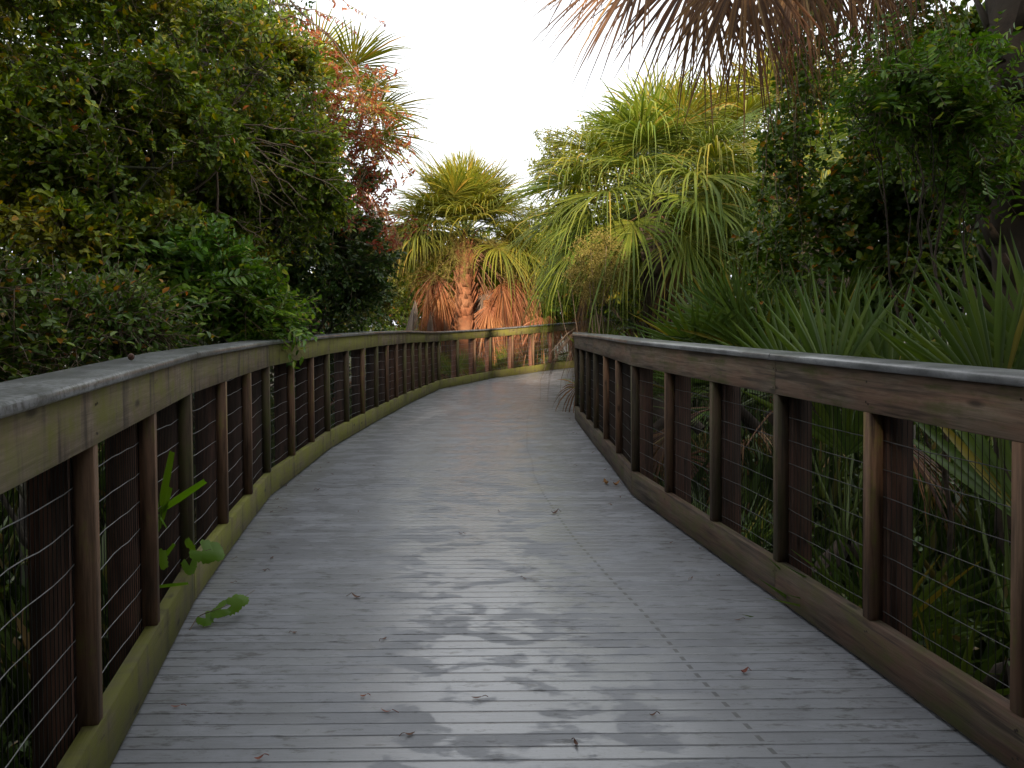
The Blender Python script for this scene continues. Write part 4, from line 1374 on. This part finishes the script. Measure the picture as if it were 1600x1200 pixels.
added_back_shade_trees()
tree('leafy_bush', 'dense unseen bush added behind the viewpoint to block sun, inside of the bend', 'bush', (-1.3, -4.6, GZ),  # added to stop low sun shafts reaching the near deck
     [((-1.2, -4.6, .9), (1.7, 1.0, 1.6)), ((-.6, -5.0, 2.4), (1.5, 1.0, 1.1)), ((-2.4, -4.4, 2.2), (1.3, 1.0, 1.3))], [G['deep'], B_OAK], 96, 2400, 8, .14, .085, .25, .07)
tree('leafy_bush', 'dense tall unseen bush added far behind the viewpoint to block sun, outside of the bend', 'bush', (1.6, -8.5, GZ),  # added farther back against the remaining sun shafts
     [((1.4, -8.5, 1.2), (2.4, 1.0, 2.0)), ((1.2, -8.5, 3.4), (2.2, 1.0, 1.3)), ((3.4, -8.3, 2.4), (1.6, 1.0, 2.2))], [G['deep'], B_OAK], 97, 2600, 8, .16, .10, .25, .08)
tree('added_shade_tree', 'broad limbed unseen tree added behind the viewpoint, boughs shaped to shade the near walk', 'tree', (2.9, -3.2, GZ),  # unseen canopy added overhead to darken the near walk
     [((0.2, -2.4, 4.2), (2.2, 1.8, .7)), ((-2.8, -.6, 4.7), (2.0, 1.9, .9)), ((2.7, -.6, 4.6), (1.9, 1.9, .9)), ((-3.2, 2.0, 4.7), (1.6, 1.2, .6)), ((3.3, 1.8, 4.7), (1.5, 1.2, .7)), ((5.0, -1.6, 4.4), (2., 2., 1.6))],
     [G['deep'], B_OAK], 93, 4200, 9, .14, .085, .3, .15)


# ------------------------------------------------------------------ vines poking through the left railing, litter on the deck
def lobed_leaf(mb, c, ax, n_, s, rng, mat=0):
    """grape leaf: toothed, five lobed, cupped"""
    ax = nrm(ax); sd = nrm(np.cross(ax, n_)); n_ = np.cross(sd, ax)
    th = np.linspace(-2.7, 2.7, 27)
    rad = s * ((.80 + .13 * np.cos(th * 2.6)) + .035 * np.where(np.arange(27) % 2, 1, -1) + rng.normal(0, .03, 27))
    V = [c]
    for a, r_ in zip(th, rad):
        V.append(c + ax * math.cos(a) * r_ + sd * math.sin(a) * r_ + n_ * (-.28 * r_ * r_ / s + .12 * r_ * math.cos(a * 2.6)))
    mb.add(V, [(0, i, i + 1) for i in range(1, 27)], mat)


def sprig(name, label, pts, leaf_specs, seed, mat='grape'):
    rng = np.random.default_rng(seed)
    pts = np.array(pts)
    root = thing(name, label, 'vine', pts[0])
    m = MB()
    t = np.linspace(0, 1, 14)
    s = np.linspace(0, 1, len(pts))
    q = np.stack([np.interp(t, s, pts[:, c]) for c in range(3)], -1)
    tube(m, q, np.linspace(.0022, .0008, 14), 5)
    m.build('stem', B_TWIG, root)
    for (c, ax, n_, sz) in leaf_specs:
        m = MB()
        lobed_leaf(m, np.array(c), np.array(ax, float), np.array(n_, float), sz, rng)
        m.build('leaf', G[mat], root)


p = [on_deck(296, 985), on_deck(310, 962, .03), on_deck(345, 950, .07), on_deck(378, 935, .06), on_deck(398, 922, .05)]
sprig('grape_vine', 'vine sprig with yellow green leaves creeping onto the deck from under the left kick board', p,
      [(on_deck(321, 966, .03), (.4, -.3, -.2), (-.1, -.5, 1), .042), (on_deck(345, 952, .06), (-.5, -.3, -.2), (0, -.8, .8), .045), (on_deck(362, 946, .07), (.6, 0, .1), (-.1, -.8, .7), .05), (on_deck(374, 938, .07), (.7, .1, .0), (.2, -.7, .8), .042)], 101)
q0 = at(278, 905, 2.95)
p = [q0, at(285, 880, 2.95), at(300, 865, 2.9), at(330, 858, 2.85)]
sprig('grape_vine', 'vine sprig of three broad green leaves draped over the left kick board', p,
      [(at(295, 856, 2.92), (.2, -.3, .3), (0, -1, .4), .055), (at(318, 862, 2.86), (.5, -.1, -.35), (.1, -.7, .7), .06), (at(334, 862, 2.84), (.6, -.1, -.4), (.2, -.7, .6), .05), (at(296, 884, 2.9), (.2, -.3, -.8), (.3, -.8, .2), .04)], 102, 'bright')
p = [at(240, 910, 2.55), at(244, 880, 2.55), at(247, 866, 2.55)]
sprig('grape_vine', 'small shaded vine leaf pressed behind the left wire beside a batten', p, [(at(247, 876, 2.56), (.2, 0, .8), (.3, -1, .1), .045)], 103, 'bright')


def cut_blades():
    root = thing('cut_palmetto', 'cut green palmetto blades poking through the left wire mesh', 'palmetto', at(245, 830, 2.75))
    for (x0, y0, x1, y1, w, Y0, Y1) in ((248, 800, 268, 706, .030, 2.72, 2.62), (248, 800, 320, 752, .026, 2.75, 2.50), (246, 830, 266, 762, .022, 2.75, 2.66), (245, 803, 260, 826, .018, 2.72, 2.62), (240, 918, 294, 912, .014, 2.6, 2.5), (252, 876, 272, 850, .016, 2.7, 2.66)):
        a, b = at(x0, y0, Y0), at(x1, y1, Y1)
        t = np.linspace(0, 1, 6)[:, None]
        d = nrm(b - a)
        s = nrm(np.cross(d, np.array([.2, 1., .3])))
        n_ = np.cross(s, d)
        q = a + (b - a) * t
        wv = (w * np.array([.55, .9, 1., .95, .85, .7]))[:, None] * .5
        V = np.stack([q - s * wv + n_ * wv * .4, q, q + s * wv + n_ * wv * .4], 1).reshape(-1, 3)
        m = MB()
        F_ = []
        for i_ in range(5):
            k = i_ * 3
            F_ += [(k, k + 1, k + 4, k + 3), (k + 1, k + 2, k + 5, k + 4)]
        m.add(V, F_)
        m.build('blade', G['grape'] if y1 in (752, 826) else G['bright'], root)


cut_blades()


def tuft():
    rng = np.random.default_rng(104)
    b = on_deck(900, 612)
    b = np.array([b[0] + .12, b[1], .02])
    root = thing('grass_tuft', 'green blades poking under the far end of the right railing onto the deck', 'grass', b)
    for (x, y) in ((878, 592), (884, 600), (893, 588), (890, 610), (874, 622), (903, 600)):
        e = at(x, y, b[1] - .3)
        e[2] = max(e[2], .02)
        q = bent(rng, b + rng.normal(0, .04, 3) * np.array([1, 1, 0]), e, 6, .05, -.08)
        m = MB()
        w = np.linspace(.014, .002, 6)[:, None]
        s = np.array([0, .4, .9])
        V = np.stack([q - s * w, q + s * w], 1).reshape(-1, 3)
        m.add(V, [(i_ * 2, i_ * 2 + 1, i_ * 2 + 3, i_ * 2 + 2) for i_ in range(5)])
        m.build('blade', G['palm'], root)


tuft()
M_LIT = leaf_mat('fallen leaf brown', [(0., (.05, .025, .015)), (1., (.13, .055, .03))], rough=.6, trans=.1)
M_LITR = leaf_mat('fallen leaf red', [(0., (.16, .04, .025)), (1., (.22, .07, .04))], rough=.6, trans=.1)
M_LITO = leaf_mat('fallen leaf orange', [(0., (.22, .10, .03)), (1., (.28, .15, .05))], rough=.6, trans=.1)


def litter(x, y, L, W, rot, curl, mat, label, group=None, name='fallen_leaf'):
    rng = np.random.default_rng(int(x * 7 + y))
    c = on_deck(x, y)
    root_mb = MB()
    d = np.array([math.cos(rot), math.sin(rot), 0.])
    s = np.array([-d[1], d[0], 0.])
    n = 7
    f = np.linspace(0, 1, n)
    prof = np.sin(np.pi * np.clip(f * .96 + .03, 0, 1)) ** .7
    V = []
    for k in range(n):
        z = .004 + curl * L * (f[k] - .45) ** 2 * 2.2
        p0 = c + d * L * (f[k] - .5)
        hw = W * .5 * prof[k]
        V += [p0 + s * hw + UP * (z + curl * hw * .9), p0 + UP * z, p0 - s * hw + UP * (z + curl * hw * .9)]
    F_ = []
    for k in range(n - 1):
        a = k * 3
        F_ += [(a, a + 1, a + 4, a + 3), (a + 1, a + 2, a + 5, a + 4)]
    root_mb.add(V, F_)
    # stalk
    e = c + d * L * .5
    q = np.array([e + UP * (.004 + curl * L * .66), e + d * L * .25 + UP * .012, e + d * L * .5 + s * L * .08 + UP * .006])
    tube(root_mb, q, .0012, 4)
    q0 = np.array(V).mean(0)
    o = root_mb.build(name, mat)
    tag(o, label, 'leaf', group or 'leaves lying on the deck')


for a in ((557, 935, .05, .016, 2.8, .6, M_LIT, 'curled brown leaf with a thin stalk, alone on the wet left centre boards'),
          (568, 1090, .022, .010, .1, .5, M_LITR, 'short reddish brown leaf piece near the bottom centre left'),
          (604, 1114, .040, .006, -.3, .4, M_LITR, 'thin pinkish leaf sliver on the wet boards near the bottom'),
          (745, 1092, .036, .009, .0, .2, M_LIT, 'dark sodden leaf stuck in a board joint at bottom centre'),
          (1163, 1053, .030, .016, .3, .9, M_LITR, 'folded red brown leaf left of the near right kick board'),
          (867, 803, .055, .02, .6, .7, M_LIT, 'brown curled leaf in the middle distance right of centre'),
          (947, 757, .06, .035, 1.9, .9, M_LITO, 'orange brown curled leaf, left one of the pair by the right kick board'),
          (963, 759, .06, .035, .4, .9, M_LITO, 'orange brown curled leaf, right one of the pair by the right kick board'),
          (405, 1188, .026, .012, .5, .6, M_LITR, 'red leaf scrap at the bottom edge of the deck'),
          (275, 1106, .032, .007, .0, .3, M_LITR, 'narrow red leaf scrap by the near left kick board'),
          (1153, 970, .03, .008, .1, .3, M_LIT, 'narrow dark leaf near the right kick board'),
          (363, 912, .02, .009, .2, .5, M_LIT, 'small dark leaf beside the creeping vine sprig')):
    litter(*a)
rl = np.random.default_rng(7)
for (x, y) in ((425, 873), (414, 893), (447, 760), (470, 745), (497, 766), (492, 724), (520, 742), (540, 725), (585, 728), (560, 800), (900, 728), (945, 735), (955, 790), (780, 800), (720, 835), (600, 1000), (820, 905), (1080, 905), (890, 655), (880, 643), (460, 990), (640, 1150), (1020, 1120), (900, 1165)):
    litter(x, y, rl.uniform(.018, .032), rl.uniform(.007, .013), rl.uniform(0, 6), rl.uniform(.2, .8), M_LIT, 'tiny dark leaf scrap lying on the grey deck boards', 'dark leaf scraps on the deck', 'leaf_scrap')

for k in range(34):                                   # crumbs gathered along the kick boards
    PL, sg = (LP, 1) if k % 3 else (RP, -1)
    q = rl.integers(3, 7)
    f = rl.random()
    e0, e1 = np.array(PL[q][:2]), np.array(PL[q + 1][:2])
    t_ = nrm(e1 - e0)
    p_ = e0 + (e1 - e0) * f + np.array([t_[1], -t_[0]]) * sg * rl.uniform(.02, .16)
    d_ = np.array([p_[0], p_[1], 0.]) - C0
    kx = CX + F * (d_ @ RT) / (d_ @ FW); ky = CY - F * (d_ @ UV_) / (d_ @ FW)
    litter(kx, ky, rl.uniform(.012, .03), rl.uniform(.006, .012), rl.uniform(0, 6), rl.uniform(.1, .6), M_LIT, 'small leaf crumb lying by the foot of a kick board', 'leaf crumbs along the kick boards', 'leaf_scrap')

# acorn like pod on the left cap
m = MB()
c = at(205, 563, 2.42)
th = np.linspace(0, np.pi, 7)
tube(m, c + UP * (-.012 * np.cos(th) + .012)[:, None], .010 * np.sin(th) + .001, 8)
pod = m.build('seed_pod', M_LIT, smooth=True)
tag(pod, 'small dark seed pod lying on the near left rail cap', 'seed pod')

# ------------------------------------------------------------------ light
w = bpy.data.worlds.new('World')
SC.world = w
w.use_nodes = True
nt = w.node_tree
bg = nt.nodes['Background']
sky = nt.nodes.new('ShaderNodeTexSky')
sky.sky_type = 'NISHITA'
sky.sun_disc = False
SUN_EL, SUN_AZ = R(17), R(184)     # azimuth clockwise from +Y: behind the viewer, a little to the right
sky.sun_elevation = SUN_EL
sky.sun_rotation = SUN_AZ
sky.dust_density = 6.
sky.air_density = 1.2
sky.ozone_density = 1.
hs = nt.nodes.new('ShaderNodeHueSaturation')
hs.inputs['Saturation'].default_value = .22
nt.links.new(sky.outputs[0], hs.inputs['Color'])
mxs = nt.nodes.new('ShaderNodeMix'); mxs.data_type = 'RGBA'
mxs.inputs[0].default_value = .65
mxs.inputs[7].default_value = (6.6, 6.8, 7.0, 1)          # thin high overcast over the whole sky
nt.links.new(hs.outputs[0], mxs.inputs[6])
nt.links.new(mxs.outputs[2], bg.inputs['Color'])
bg.inputs['Strength'].default_value = .15

sl = bpy.data.lights.new('sun', 'SUN')
sl.energy = 4.6
sl.angle = R(1.5)
sl.color = (1., .78, .56)
so = bpy.data.objects.new('sun', sl)
COL.objects.link(so)
sd_ = Vector((math.sin(SUN_AZ) * math.cos(SUN_EL), math.cos(SUN_AZ) * math.cos(SUN_EL), math.sin(SUN_EL)))
so.rotation_euler = sd_.to_track_quat('Z', 'Y').to_euler()
so.location = (0, -20, 30)

SC.view_settings.view_transform = 'Standard'
SC.view_settings.look = 'None'
SC.view_settings.exposure = 1.05
SC.view_settings.gamma = 1.
SC.view_settings.use_curve_mapping = False
SC.render.engine = 'CYCLES'
SC.cycles.max_bounces = 6
SC.cycles.diffuse_bounces = 3
SC.cycles.glossy_bounces = 3
SC.cycles.transmission_bounces = 3
SC.cycles.transparent_max_bounces = 4
SC.cycles.use_denoising = True
SC.cycles.sample_clamp_indirect = 6.
